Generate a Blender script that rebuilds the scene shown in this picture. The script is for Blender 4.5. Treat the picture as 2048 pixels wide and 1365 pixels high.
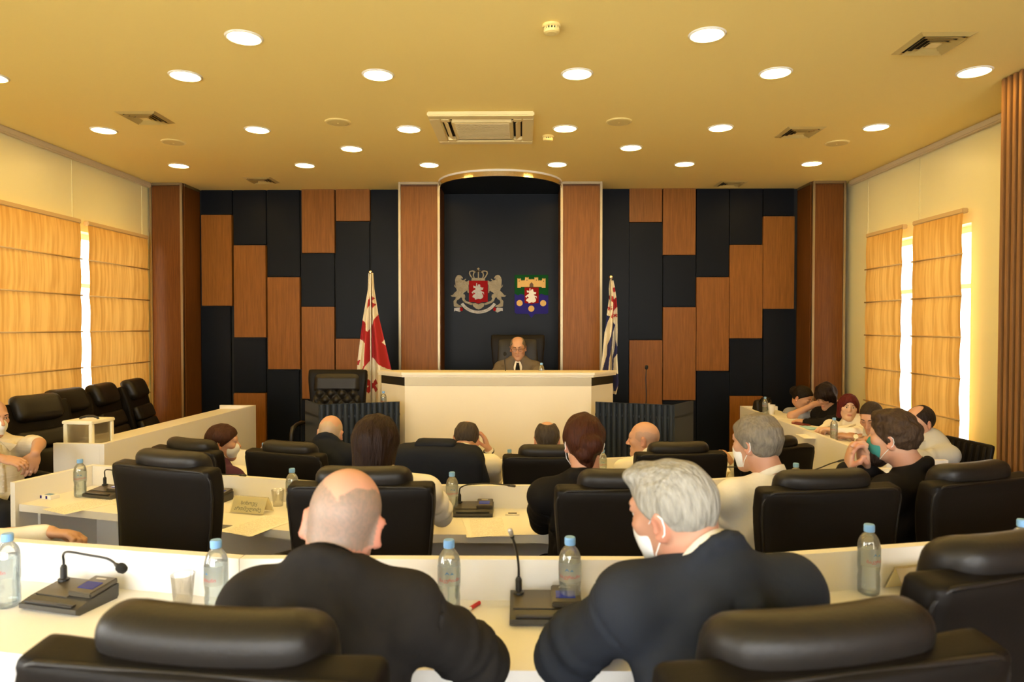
import bpy, bmesh, math, random
import numpy as np
from mathutils import Matrix, Vector

for _o in list(bpy.data.objects):
    bpy.data.objects.remove(_o, do_unlink=True)
SC = bpy.context.scene
COL = SC.collection
PI = math.pi
R = math.radians

# ------------------------------------------------------------------ camera
CAMZ = 1.87
FPX = 2048 * 24.0 / 36.0
cam = bpy.data.cameras.new('camera')
cam.lens = 24.0; cam.sensor_width = 36.0; cam.sensor_fit = 'HORIZONTAL'
cam.clip_start = 0.05; cam.clip_end = 100
cam.dof.use_dof = True; cam.dof.focus_distance = 6.2; cam.dof.aperture_fstop = 4.5
camo = bpy.data.objects.new('camera', cam)
camo.location = (0, 0, CAMZ)
camo.rotation_euler = (PI / 2 - math.atan(27.5 / FPX), 0, math.atan(19 / FPX))
COL.objects.link(camo)
SC.camera = camo
_CR = camo.rotation_euler.to_matrix()

def ray(u, v):
    return _CR @ Vector(((u - 1024) / FPX, -(v - 682.5) / FPX, -1))
def at_y(u, v, y):
    d = ray(u, v); return Vector((0, 0, CAMZ)) + d * (y / d.y)
def at_z(u, v, z):
    d = ray(u, v); return Vector((0, 0, CAMZ)) + d * ((z - CAMZ) / d.z)
def at_x(u, v, x):
    d = ray(u, v); return Vector((0, 0, CAMZ)) + d * (x / d.x)

# ------------------------------------------------------------------ sky, exposure
SC.view_settings.view_transform = 'Standard'
SC.view_settings.look = 'None'
SC.view_settings.gamma = 1.0
SC.view_settings.use_curve_mapping = False
SC.view_settings.exposure = -0.22
SKY = 16.0
LAMP = 88.0
LAMP_COL = (1.0, 0.66, 0.20)
wd = bpy.data.worlds.new('overcast_sky'); SC.world = wd; wd.use_nodes = True
_bg = wd.node_tree.nodes['Background']
_bg.inputs[0].default_value = (1.0, 0.97, 0.93, 1); _bg.inputs[1].default_value = SKY

# ------------------------------------------------------------------ materials
MATS = {}
def mat(name, col, rough=0.5, metal=0.0, bump=0.0, bscale=60.0, var=0.0, vscale=4.0, spec=0.5,
        stretch=(1, 1, 1), coat=0.0, sheen=0.0, trans=0.0, emit=None, estr=0.0, sss=0.0):
    if name in MATS: return MATS[name]
    m = bpy.data.materials.new(name); m.use_nodes = True
    nt = m.node_tree; b = nt.nodes['Principled BSDF']
    b.inputs['Base Color'].default_value = (*col, 1)
    b.inputs['Roughness'].default_value = rough
    b.inputs['Metallic'].default_value = metal
    b.inputs['Specular IOR Level'].default_value = spec
    b.inputs['Coat Weight'].default_value = coat
    b.inputs['Sheen Weight'].default_value = sheen
    b.inputs['Transmission Weight'].default_value = trans
    if sss:
        b.inputs['Subsurface Weight'].default_value = sss
        b.inputs['Subsurface Radius'].default_value = (0.012, 0.004, 0.002)
    if emit:
        b.inputs['Emission Color'].default_value = (*emit, 1); b.inputs['Emission Strength'].default_value = estr
    if bump or var:
        tc = nt.nodes.new('ShaderNodeTexCoord'); mp = nt.nodes.new('ShaderNodeMapping')
        mp.inputs['Scale'].default_value = stretch
        nt.links.new(tc.outputs['Object'], mp.inputs[0])
    if bump:
        n = nt.nodes.new('ShaderNodeTexNoise'); n.inputs['Scale'].default_value = bscale; n.inputs['Detail'].default_value = 4
        bp = nt.nodes.new('ShaderNodeBump'); bp.inputs['Strength'].default_value = bump; bp.inputs['Distance'].default_value = 0.01
        nt.links.new(mp.outputs[0], n.inputs['Vector']); nt.links.new(n.outputs[0], bp.inputs['Height'])
        nt.links.new(bp.outputs[0], b.inputs['Normal'])
    if var:
        n2 = nt.nodes.new('ShaderNodeTexNoise'); n2.inputs['Scale'].default_value = vscale; n2.inputs['Detail'].default_value = 3
        mx = nt.nodes.new('ShaderNodeMix'); mx.data_type = 'RGBA'
        mx.inputs[6].default_value = (*[c * (1 - var) for c in col], 1)
        mx.inputs[7].default_value = (*[min(1, c * (1 + var)) for c in col], 1)
        nt.links.new(mp.outputs[0], n2.inputs['Vector']); nt.links.new(n2.outputs[0], mx.inputs[0])
        nt.links.new(mx.outputs[2], b.inputs['Base Color'])
    MATS[name] = m
    return m

def wood_mat(name, c1, c2, rough=0.42, stretch=(28, 28, 1.1)):
    m = bpy.data.materials.new(name); m.use_nodes = True; MATS[name] = m
    nt = m.node_tree; b = nt.nodes['Principled BSDF']; L = nt.links
    tc = nt.nodes.new('ShaderNodeTexCoord'); oi = nt.nodes.new('ShaderNodeObjectInfo')
    ad = nt.nodes.new('ShaderNodeVectorMath'); ad.operation = 'ADD'
    ml = nt.nodes.new('ShaderNodeMath'); ml.operation = 'MULTIPLY'; ml.inputs[1].default_value = 37.0
    L.new(oi.outputs['Random'], ml.inputs[0]); L.new(tc.outputs['Object'], ad.inputs[0]); L.new(ml.outputs[0], ad.inputs[1])
    mp = nt.nodes.new('ShaderNodeMapping'); mp.inputs['Scale'].default_value = stretch
    L.new(ad.outputs[0], mp.inputs[0])
    n = nt.nodes.new('ShaderNodeTexNoise'); n.inputs['Scale'].default_value = 3.0; n.inputs['Detail'].default_value = 6
    n.inputs['Roughness'].default_value = 0.65; n.inputs['Distortion'].default_value = 0.4
    L.new(mp.outputs[0], n.inputs['Vector'])
    cr = nt.nodes.new('ShaderNodeValToRGB')
    cr.color_ramp.elements[0].position = 0.30; cr.color_ramp.elements[0].color = (*c2, 1)
    cr.color_ramp.elements[1].position = 0.72; cr.color_ramp.elements[1].color = (*c1, 1)
    L.new(n.outputs[0], cr.inputs[0]); L.new(cr.outputs[0], b.inputs['Base Color'])
    b.inputs['Roughness'].default_value = rough; b.inputs['Specular IOR Level'].default_value = 0.2
    bp = nt.nodes.new('ShaderNodeBump'); bp.inputs['Strength'].default_value = 0.08; bp.inputs['Distance'].default_value = 0.002
    L.new(n.outputs[0], bp.inputs['Height']); L.new(bp.outputs[0], b.inputs['Normal'])
    return m

def thin_clear(name, tint, gloss=0.12, alpha=0.9, rough=0.05):
    m = bpy.data.materials.new(name); m.use_nodes = True; MATS[name] = m
    nt = m.node_tree; nt.nodes.remove(nt.nodes['Principled BSDF'])
    out = nt.nodes['Material Output']
    tr = nt.nodes.new('ShaderNodeBsdfTransparent'); tr.inputs[0].default_value = (*tint, 1)
    gl = nt.nodes.new('ShaderNodeBsdfGlossy'); gl.inputs['Roughness'].default_value = rough
    gl.inputs['Color'].default_value = (1, 1, 1, 1)
    df = nt.nodes.new('ShaderNodeBsdfTranslucent'); df.inputs[0].default_value = (*[min(1, t * 1.0) for t in tint], 1)
    lw = nt.nodes.new('ShaderNodeLayerWeight'); lw.inputs['Blend'].default_value = 0.35
    mth = nt.nodes.new('ShaderNodeMath'); mth.operation = 'MULTIPLY_ADD'; mth.inputs[1].default_value = 0.75; mth.inputs[2].default_value = gloss
    mx = nt.nodes.new('ShaderNodeMixShader'); mx2 = nt.nodes.new('ShaderNodeMixShader'); mx2.inputs[0].default_value = alpha
    L = nt.links
    L.new(lw.outputs['Fresnel'], mth.inputs[0]); L.new(mth.outputs[0], mx.inputs[0])
    L.new(df.outputs[0], mx2.inputs[1]); L.new(tr.outputs[0], mx2.inputs[2])
    L.new(mx2.outputs[0], mx.inputs[1]); L.new(gl.outputs[0], mx.inputs[2]); L.new(mx.outputs[0], out.inputs[0])
    return m

def attr_mat(name, rough=0.55, sss=0.0, bump=0.0, bscale=200):
    m = mat(name, (0.8, 0.8, 0.8), rough, bump=bump, bscale=bscale, sss=sss)
    nt = m.node_tree
    a = nt.nodes.new('ShaderNodeAttribute'); a.attribute_name = 'Col'
    nt.links.new(a.outputs['Color'], nt.nodes['Principled BSDF'].inputs['Base Color'])
    return m

WOOD = wood_mat('walnut_laminate', (0.27, 0.102, 0.014), (0.16, 0.057, 0.006))
WOOD2 = wood_mat('dark_walnut_laminate', (0.16, 0.056, 0.010), (0.09, 0.030, 0.005))
NAVY = mat('navy_panel', (0.0050, 0.0066, 0.0098), 0.36, var=0.08, spec=0.10)
NAVY2 = mat('navy_lectern', (0.014, 0.022, 0.034), 0.45, spec=.35)
CEILM = mat('ceiling_paint', (0.94, 0.73, 0.24), 0.9, bump=0.02, bscale=120)
WALLM = mat('wall_laminate', (0.84, 0.77, 0.44), 0.34, var=0.015)
WHITE = mat('white_laminate', (0.82, 0.80, 0.76), 0.38)
WHITE2 = mat('white_plastic', (0.82, 0.78, 0.68), 0.45)
ROSTRUM = mat('cream_laminate', (0.86, 0.77, 0.58), 0.38)
STEEL = mat('brushed_steel', (0.34, 0.27, 0.16), 0.38, 1.0, bump=0.05, bscale=40, stretch=(1, 1, 30))
CHROME = mat('chrome', (0.75, 0.70, 0.62), 0.15, 1.0)
LEATHER = mat('black_leather', (0.007, 0.0055, 0.0045), 0.48, bump=0.06, bscale=180, spec=0.13)
LEATHER2 = mat('worn_black_leather', (0.010, 0.008, 0.0065), 0.43, bump=0.08, bscale=160, spec=0.33)
BLACKP = mat('black_plastic', (0.012, 0.011, 0.010), 0.4)
GREYP = mat('dark_grey_plastic', (0.045, 0.042, 0.036), 0.38)
FLOORM = mat('brown_carpet', (0.10, 0.065, 0.04), 0.95, bump=0.2, bscale=300, var=0.2, vscale=30)
DARK = mat('dark_gap', (0.008, 0.008, 0.008), 0.8)

# ------------------------------------------------------------------ mesh helpers
def mesh_from(name, V, F, material=None, smooth=False, mats=None, fm=None):
    me = bpy.data.meshes.new(name)
    V = np.asarray(V, dtype=np.float32).reshape(-1, 3)
    if isinstance(F, np.ndarray) and F.ndim == 2 and len(F):
        n, k = F.shape
        me.vertices.add(len(V)); me.vertices.foreach_set('co', V.ravel())
        me.loops.add(n * k); me.loops.foreach_set('vertex_index', F.ravel().astype(np.int32))
        me.polygons.add(n); me.polygons.foreach_set('loop_start', np.arange(0, n * k, k, dtype=np.int32))
        me.update(calc_edges=True)
    else:
        me.from_pydata([tuple(v) for v in V], [], [tuple(int(i) for i in f) for f in F])
        me.update()
    if mats:
        for m in mats: me.materials.append(m)
        if fm is not None: me.polygons.foreach_set('material_index', np.asarray(fm, dtype=np.int32))
    elif material: me.materials.append(material)
    if smooth: me.polygons.foreach_set('use_smooth', np.ones(len(me.polygons), dtype=bool))
    return me

class MB:
    """collects pieces of one mesh"""
    def __init__(self): self.V = []; self.F = []
    def add(self, V, F, M=None):
        o = len(self.V)
        for v in V:
            v = Vector(v)
            if M is not None: v = M @ v
            self.V.append(tuple(v))
        for f in F: self.F.append(tuple(i + o for i in f))
        return self
    def box(self, c, s, M=None, bev=0.0):
        hx, hy, hz = s[0] / 2, s[1] / 2, s[2] / 2
        if bev <= 0:
            V = [(c[0] + x * hx, c[1] + y * hy, c[2] + z * hz) for x in (-1, 1) for y in (-1, 1) for z in (-1, 1)]
            F = [(0, 1, 3, 2), (4, 6, 7, 5), (0, 4, 5, 1), (2, 3, 7, 6), (0, 2, 6, 4), (1, 5, 7, 3)]
            return self.add(V, F, M)
        bm = bmesh.new(); bmesh.ops.create_cube(bm, size=1)
        for v in bm.verts: v.co = Vector((v.co.x * s[0], v.co.y * s[1], v.co.z * s[2])) + Vector(c)
        bmesh.ops.bevel(bm, geom=bm.edges[:], offset=min(bev, min(s) * .45), segments=2, affect='EDGES')
        bm.verts.index_update()
        self.add([v.co for v in bm.verts], [[v.index for v in f.verts] for f in bm.faces], M); bm.free(); return self
    def prism(self, poly, z0, z1, M=None):
        n = len(poly)
        a = sum(poly[i][0] * poly[(i + 1) % n][1] - poly[(i + 1) % n][0] * poly[i][1] for i in range(n))
        if a < 0: poly = poly[::-1]
        V = [(p[0], p[1], z0) for p in poly] + [(p[0], p[1], z1) for p in poly]
        F = [tuple(range(n - 1, -1, -1)), tuple(range(n, 2 * n))] + [(i, (i + 1) % n, n + (i + 1) % n, n + i) for i in range(n)]
        return self.add(V, F, M)
    def lathe(self, prof, seg=20, M=None):
        V = []; F = []
        for r, z in prof:
            for k in range(seg):
                a = 2 * PI * k / seg; V.append((r * math.cos(a), r * math.sin(a), z))
        n = len(prof)
        for i in range(n - 1):
            for k in range(seg):
                k2 = (k + 1) % seg
                F.append((i * seg + k, i * seg + k2, (i + 1) * seg + k2, (i + 1) * seg + k))
        F.append(tuple(range(seg - 1, -1, -1))); F.append(tuple((n - 1) * seg + k for k in range(seg)))
        return self.add(V, F, M)
    def tube(self, pts, r, seg=8, M=None):
        P = [Vector(p) for p in pts]; n = len(P); rr = r if isinstance(r, (list, tuple)) else [r] * n
        V = []; F = []; up = Vector((0, 0, 1)); pu = None
        for i in range(n):
            t = (P[min(i + 1, n - 1)] - P[max(i - 1, 0)]).normalized()
            if pu is None:
                pu = t.orthogonal().normalized()
            pu = (pu - t * pu.dot(t)).normalized(); w = t.cross(pu)
            for k in range(seg):
                a = 2 * PI * k / seg; V.append(P[i] + (pu * math.cos(a) + w * math.sin(a)) * rr[i])
        for i in range(n - 1):
            for k in range(seg):
                k2 = (k + 1) % seg
                F.append((i * seg + k, i * seg + k2, (i + 1) * seg + k2, (i + 1) * seg + k))
        F.append(tuple(range(seg - 1, -1, -1))); F.append(tuple((n - 1) * seg + k for k in range(seg)))
        return self.add(V, F, M)
    def mesh(self, name, material, smooth=False): return mesh_from(name, self.V, self.F, material, smooth)

def link(name, me, parent=None, M=None):
    o = bpy.data.objects.new(name, me); COL.objects.link(o)
    if M is not None: o.matrix_basis = M
    if parent is not None: o.parent = parent
    return o
def build(mb, name, material, parent=None, M=None, smooth=False):
    return link(name, mb.mesh(name, material, smooth), parent, M)
def empty(name, loc=(0, 0, 0), rz=0.0):
    o = bpy.data.objects.new(name, None); COL.objects.link(o); o.empty_display_size = 0.1
    o.matrix_basis = Matrix.Translation(loc) @ Matrix.Rotation(rz, 4, 'Z'); return o
def tag(o, label, cat, group=None):
    o['label'] = label; o['category'] = cat
    if group: o['group'] = group
    return o
def struct(o): o['kind'] = 'structure'; return o
def thing(name, loc, rz, label, cat, group=None): return tag(empty(name, loc, rz), label, cat, group)
def copy_tree(o, parent=None):
    c = o.copy(); COL.objects.link(c); c.parent = parent
    for ch in list(o.children): copy_tree(ch, c)
    return c
def T(x, y, z): return Matrix.Translation((x, y, z))
def RZ(a): return Matrix.Rotation(a, 4, 'Z')
def RX(a): return Matrix.Rotation(a, 4, 'X')
def RY(a): return Matrix.Rotation(a, 4, 'Y')

def rbox_arrays(s, r, n=6):
    """rounded box with gridded faces -> V (N,3), F"""
    h = np.array(s) / 2.0; r = min(r, h.min() * 0.999)
    t = np.linspace(-1, 1, n + 1)
    g = np.sign(t) * (1 - (1 - np.abs(t)) ** 1.6)
    V = []; F = []; index = {}
    def vid(p):
        k = tuple(np.round(p, 6))
        if k not in index: index[k] = len(V); V.append(p)
        return index[k]
    for ax in range(3):
        for sg in (-1, 1):
            a, b = (ax + 1) % 3, (ax + 2) % 3
            ids = np.zeros((n + 1, n + 1), int)
            for i in range(n + 1):
                for j in range(n + 1):
                    p = np.zeros(3); p[ax] = sg; p[a] = g[i]; p[b] = g[j]; ids[i, j] = vid(p)
            for i in range(n):
                for j in range(n):
                    q = (ids[i, j], ids[i + 1, j], ids[i + 1, j + 1], ids[i, j + 1])
                    F.append(q if sg > 0 else q[::-1])
    P = np.array(V) * h
    q = np.clip(P, -(h - r), h - r); d = P - q
    L = np.linalg.norm(d, axis=1, keepdims=True); L[L < 1e-9] = 1
    return q + d / L * r, np.array(F)

def cushion(name, s, r, material, n=8, fn=None, parent=None, M=None):
    V, F = rbox_arrays(s, r, n)
    if fn is not None: V = fn(V)
    return link(name, mesh_from(name, V, F, material, True), parent, M)

# ------------------------------------------------------------------ signed distance fields (bodies, hair, clothes)
def surfnet(Fd, o, h):
    S = Fd < 0
    cnt = np.zeros(tuple(np.array(S.shape) - 1), np.int8)
    n0, n1, n2 = S.shape
    for dx in (0, 1):
        for dy in (0, 1):
            for dz in (0, 1): cnt += S[dx:n0 - 1 + dx, dy:n1 - 1 + dy, dz:n2 - 1 + dz]
    act = (cnt > 0) & (cnt < 8)
    ii = np.argwhere(act); idx = np.full(act.shape, -1, np.int32); idx[act] = np.arange(len(ii))
    cor = [(x, y, z) for x in (0, 1) for y in (0, 1) for z in (0, 1)]
    val = [Fd[ii[:, 0] + c[0], ii[:, 1] + c[1], ii[:, 2] + c[2]] for c in cor]
    acc = np.zeros((len(ii), 3)); num = np.zeros(len(ii))
    for a in range(8):
        for b in range(a + 1, 8):
            if sum(abs(cor[a][k] - cor[b][k]) for k in range(3)) != 1: continue
            m = (val[a] < 0) != (val[b] < 0)
            t = val[a][m] / (val[a][m] - val[b][m])
            ca = np.array(cor[a], float); cb = np.array(cor[b], float)
            acc[m] += ca + (cb - ca) * t[:, None]; num[m] += 1
    V = (ii + acc / num[:, None]) * h + np.asarray(o)
    Q = []
    e = S[:-1, 1:-1, 1:-1] != S[1:, 1:-1, 1:-1]; p = np.argwhere(e)
    if len(p):
        i, j, k = p[:, 0], p[:, 1] + 1, p[:, 2] + 1
        q = np.stack([idx[i, j - 1, k - 1], idx[i, j, k - 1], idx[i, j, k], idx[i, j - 1, k]], 1)
        f = ~S[i, j, k]; q[f] = q[f][:, ::-1]; Q.append(q)
    e = S[1:-1, :-1, 1:-1] != S[1:-1, 1:, 1:-1]; p = np.argwhere(e)
    if len(p):
        i, j, k = p[:, 0] + 1, p[:, 1], p[:, 2] + 1
        q = np.stack([idx[i - 1, j, k - 1], idx[i - 1, j, k], idx[i, j, k], idx[i, j, k - 1]], 1)
        f = ~S[i, j, k]; q[f] = q[f][:, ::-1]; Q.append(q)
    e = S[1:-1, 1:-1, :-1] != S[1:-1, 1:-1, 1:]; p = np.argwhere(e)
    if len(p):
        i, j, k = p[:, 0] + 1, p[:, 1] + 1, p[:, 2]
        q = np.stack([idx[i - 1, j - 1, k], idx[i, j - 1, k], idx[i, j, k], idx[i - 1, j, k]], 1)
        f = ~S[i, j, k]; q[f] = q[f][:, ::-1]; Q.append(q)
    return V, np.concatenate(Q)

def A3(v): return np.array(v, dtype=np.float64)

class Field:
    def __init__(self, h):
        self.h = h; self.ops = []
    # every op: (function(P arrays)->d, lo, hi, k, mode)
    def cone(self, a, b, ra, rb, k=0.02, mode='u'):
        a = A3(a); b = A3(b); m = max(ra, rb)
        ba = b - a; L2 = max(ba @ ba, 1e-9)
        def fn(x, y, z):
            px, py, pz = x - a[0], y - a[1], z - a[2]
            t = np.clip((px * ba[0] + py * ba[1] + pz * ba[2]) / L2, 0, 1)
            return np.sqrt((px - t * ba[0]) ** 2 + (py - t * ba[1]) ** 2 + (pz - t * ba[2]) ** 2) - (ra + (rb - ra) * t)
        self.ops.append((fn, np.minimum(a, b) - m, np.maximum(a, b) + m, k, mode)); return self
    def ell(self, c, r, M=None, k=0.02, mode='u'):
        c = A3(c); r = A3(r); Rm = np.eye(3) if M is None else np.array(M.to_3x3())
        e = np.abs(Rm) @ r
        def fn(x, y, z):
            px, py, pz = x - c[0], y - c[1], z - c[2]
            q = [px * Rm[0, i] + py * Rm[1, i] + pz * Rm[2, i] for i in range(3)]
            k0 = np.sqrt(sum((q[i] / r[i]) ** 2 for i in range(3))); k1 = np.sqrt(sum((q[i] / r[i] ** 2) ** 2 for i in range(3)))
            return k0 * (k0 - 1) / np.maximum(k1, 1e-6)
        self.ops.append((fn, c - e, c + e, k, mode)); return self
    def half(self, p, n, k=0.004):
        """cut away everything on the +n side of the plane"""
        p = A3(p); n = A3(n); n = n / np.linalg.norm(n)
        def fn(x, y, z): return (x - p[0]) * n[0] + (y - p[1]) * n[1] + (z - p[2]) * n[2]
        self.ops.append((fn, None, None, k, 'i')); return self
    def noise(self, amp, fr, seed=0):
        rng = np.random.RandomState(seed); ph = rng.rand(6) * 6.28; fr = A3(fr)
        def fn(x, y, z):
            return amp * (np.sin(x * fr[0] + 2.1 * np.sin(z * fr[2] * .4 + ph[0]) + ph[1]) + np.sin(y * fr[1] + 1.7 * np.sin(x * fr[0] * .3 + ph[2]) + ph[3])
                          + np.sin(z * fr[2] + 1.9 * np.sin(y * fr[1] * .35 + ph[4]) + ph[5]))
        self.ops.append((fn, None, None, 0, 'd')); return self
    def mesh(self):
        h = self.h
        U = [(lo, hi) for f, lo, hi, k, m in self.ops if m == 'u']
        lo = np.min([u[0] for u in U], 0) - 3 * h - 0.01; hi = np.max([u[1] for u in U], 0) + 3 * h + 0.01
        n = np.ceil((hi - lo) / h).astype(int) + 1
        ax = [(lo[i] + np.arange(n[i]) * h).astype(np.float32) for i in range(3)]
        Fd = np.full(tuple(n), 1.0, np.float32)
        for fn, l, u, k, m in self.ops:
            if l is None: sl = [slice(0, n[i]) for i in range(3)]
            else:
                g = k + 2.5 * h
                sl = [slice(max(0, int((l[i] - g - lo[i]) / h)), min(n[i], int((u[i] + g - lo[i]) / h) + 2)) for i in range(3)]
            x = ax[0][sl[0]][:, None, None]; y = ax[1][sl[1]][None, :, None]; z = ax[2][sl[2]][None, None, :]
            d = fn(x, y, z).astype(np.float32); a = Fd[tuple(sl)]
            if m == 'd': Fd[tuple(sl)] = a + d; continue
            if m == 'u':
                hh = np.maximum(k - np.abs(a - d), 0) / max(k, 1e-6); Fd[tuple(sl)] = np.minimum(a, d) - hh * hh * k * .25
            else:
                if m == 's': d = -d
                hh = np.maximum(k - np.abs(a - d), 0) / max(k, 1e-6); Fd[tuple(sl)] = np.maximum(a, d) + hh * hh * k * .25
        return surfnet(Fd, lo, h)

def set_col(me, cols):
    at = me.color_attributes.new('Col', 'FLOAT_COLOR', 'POINT')
    c = np.ones((len(me.vertices), 4), np.float32); c[:, :3] = cols
    at.data.foreach_set('color', c.ravel())

def text_mesh(s, size, extrude=0.0, align='CENTER'):
    cu = bpy.data.curves.new('lettering', 'FONT'); cu.body = s; cu.size = size; cu.extrude = extrude
    cu.align_x = align; cu.align_y = 'CENTER'; cu.resolution_u = 3
    o = bpy.data.objects.new('lettering', cu); COL.objects.link(o)
    dg = bpy.context.evaluated_depsgraph_get(); dg.update()
    me = bpy.data.meshes.new_from_object(o.evaluated_get(dg))
    bpy.data.objects.remove(o); bpy.data.curves.remove(cu)
    return me
# ================================================================== the room
CEIL = 3.48
XL, XR, YB, YR = -4.17, 3.64, 8.0, -2.4
build(MB().box(((XL + XR) / 2, (YB + YR) / 2, -.1), (XR - XL + .6, YB - YR + .6, .2)), 'floor', FLOORM)
struct(bpy.data.objects['floor'])
struct(build(MB().box(((XL + XR) / 2, (YB + YR) / 2, CEIL + .1), (XR - XL + .6, YB - YR + .6, .2)), 'ceiling', CEILM))

def wall_boxes(x0, x1, y0, y1, z0, z1, ops):
    mb = MB(); ys = y0
    for (a, b, c, d) in sorted(ops):
        mb.box(((x0 + x1) / 2, (ys + a) / 2, (z0 + z1) / 2), (x1 - x0, a - ys, z1 - z0))
        mb.box(((x0 + x1) / 2, (a + b) / 2, (z0 + c) / 2), (x1 - x0, b - a, c - z0))
        mb.box(((x0 + x1) / 2, (a + b) / 2, (d + z1) / 2), (x1 - x0, b - a, z1 - d))
        ys = b
    mb.box(((x0 + x1) / 2, (ys + y1) / 2, (z0 + z1) / 2), (x1 - x0, y1 - ys, z1 - z0))
    return mb
OPL = [(6.36, 7.36, .85, 2.78), (5.05, 6.25, .85, 2.78), (.2, 1.6, .85, 2.78), (-1.9, -.5, .85, 2.78)]
OPR = [(6.42, 7.06, .85, 2.72), (5.59, 6.22, .85, 2.72)]
wl = struct(build(wall_boxes(XL - .22, XL, YR, YB, 0, CEIL, OPL), 'wall_left', WALLM))
wr = struct(build(wall_boxes(XR, XR + .22, YR, YB, 0, CEIL, OPR), 'wall_right', WALLM))
OPB = [(-3.9, -1.95, .45, 3.15), (-1.6, .45, .45, 3.15), (.8, 2.95, .45, 3.15)]  # unseen rear windows, enlarged to throw more daylight onto the front desks
_m = wall_boxes(-.11, .11, XL, XR, 0, CEIL, OPB)
_m.V = [(v[1], YR - .11 + v[0], v[2]) for v in _m.V]; _m.F = [f[::-1] for f in _m.F]
struct(build(_m, 'wall_rear', WALLM))
GLASS = thin_clear('window_glass', (0.97, 0.98, 0.98), 0.03, 1.0, 0.02)
FRAMEM = mat('window_frame_white', (0.85, 0.84, 0.82), 0.4)
def window(n, side, a, b, z0, z1, x):
    w = empty('window_%d' % n, (0, 0, 0)); struct(w)
    mb = MB(); t = .05
    def bx(c, s): mb.box(c if side != 'b' else (c[1], c[0], c[2]), s if side != 'b' else (s[1], s[0], s[2]))
    bx((x, (a + b) / 2, z0 + t / 2), (.07, b - a, t)); bx((x, (a + b) / 2, z1 - t / 2), (.07, b - a, t))
    bx((x, a + t / 2, (z0 + z1) / 2), (.07, t, z1 - z0 - 2 * t)); bx((x, b - t / 2, (z0 + z1) / 2), (.07, t, z1 - z0 - 2 * t))
    bx((x, (a + b) / 2, z1 - .5), (.06, b - a - 2 * t, .04))
    build(mb, 'frame', FRAMEM, w)
    for (c, d) in ((z0 + t, z1 - .52), (z1 - .48, z1 - t)):
        mb = MB(); bx((x, (a + b) / 2, (c + d) / 2), (.006, b - a - 2 * t, d - c)); build(mb, 'pane', GLASS, w)
k = 1
for (a, b, c, d) in OPL: window(k, 'l', a, b, c, d, XL - .17); k += 1
for (a, b, c, d) in OPR: window(k, 'r', a, b, c, d, XR + .17); k += 1
for (a, b, c, d) in OPB: window(k, 'b', a, b, c, d, YR - .17); k += 1
# cornice along both walls, thin joint strips between wall sheets
CORN = mat('cornice_paint', (0.66, 0.54, 0.33), 0.5)
struct(build(MB().box((XL + .025, (YR + 7.58) / 2, CEIL - .028), (.05, 7.58 - YR, .056), bev=.01), 'trim_1', CORN))
struct(build(MB().box((XR - .025, (YR + 7.58) / 2, CEIL - .028), (.05, 7.58 - YR, .056), bev=.01), 'trim_2', CORN))
JOINT = mat('joint_strip', (0.78, 0.71, 0.40), 0.4)
_j = MB().box((0, 0, 0), (.004, .012, .64)).mesh('joint_strip', JOINT)
_j2 = MB().box((0, 0, 0), (.004, .012, 3.42)).mesh('joint_strip', JOINT)
for y in (5.0, 6.305): link('joint_strip', _j, wl, T(XL + .002, y, 3.1))
link('joint_strip', _j2, wl, T(XL + .002, 7.47, 1.71))
for y in (6.32, 7.25, 5.2): link('joint_strip', _j2, wr, T(XR - .002, y, 1.71))

# ---- front wall: walnut and navy panels, each a piece of its own
wb = struct(build(MB().box(((XL + XR) / 2, YB + .1, CEIL / 2), (XR - XL + .4, .16, CEIL)), 'wall_back', DARK))
def wpanel(u0, u1, v0, v1, wood):
    y = YB - (.045 if wood else .018)
    a = at_y(u0, v0, y); b = at_y(u1, v1, y)
    z1 = min(a.z, CEIL - .002); z0 = max(b.z, 0)
    w = b.x - a.x; h = z1 - z0; th = YB + .02 - y
    me = MB().box((0, 0, 0), (w, th, h), bev=.003).mesh('panel', WOOD if wood else NAVY)
    link('walnut_panel' if wood else 'navy_panel', me, wb, T((a.x + b.x) / 2, y + th / 2, (z0 + z1) / 2))
TOP, BOT = 376, 1000
cols = [
 (402, 464, [(0, TOP, 429), (1, 430, 612), (0, 614, BOT)]),
 (467, 532, [(0, TOP, 489), (1, 491, 675), (0, 677, 785), (1, 787, BOT)]),
 (534.5, 600, [(0, TOP, 553), (1, 555, 739), (0, 741, BOT)]),
 (603, 669, [(1, TOP, 506), (0, 508, 613), (1, 614, 798), (0, 800, BOT)]),
 (671.5, 739.5, [(1, TOP, 442), (0, 445, 676), (1, 678, 862), (0, 864, BOT)]),
 (742, 800, [(0, TOP, BOT)]),
 (1200, 1256.5, [(0, TOP, BOT)]),
 (1259, 1324, [(1, TOP, 444), (0, 446, 679), (1, 681, 865), (0, 867, BOT)]),
 (1326.5, 1391, [(1, TOP, 510), (0, 512, 613), (1, 615, 801), (0, 803, BOT)]),
 (1393.5, 1457.5, [(0, TOP, 553), (1, 555, 742), (0, 744, BOT)]),
 (1460, 1524.5, [(0, TOP, 489), (1, 490, 677), (0, 679, 791), (1, 793, BOT)]),
 (1527, 1588, [(0, TOP, 431), (1, 433, 618), (0, 620, BOT)])]
for u0, u1, L in cols:
    for w, v0, v1 in L: wpanel(u0, u1, v0, v1, w)
_a = at_y(876, 500, YB - .01); _b = at_y(1126, 500, YB - .01)
link('niche_panel', MB().box((0, 0, 0), (_b.x - _a.x, .03, CEIL)).mesh('panel', NAVY), wb, T((_a.x + _b.x) / 2, YB + .005, CEIL / 2))

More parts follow.
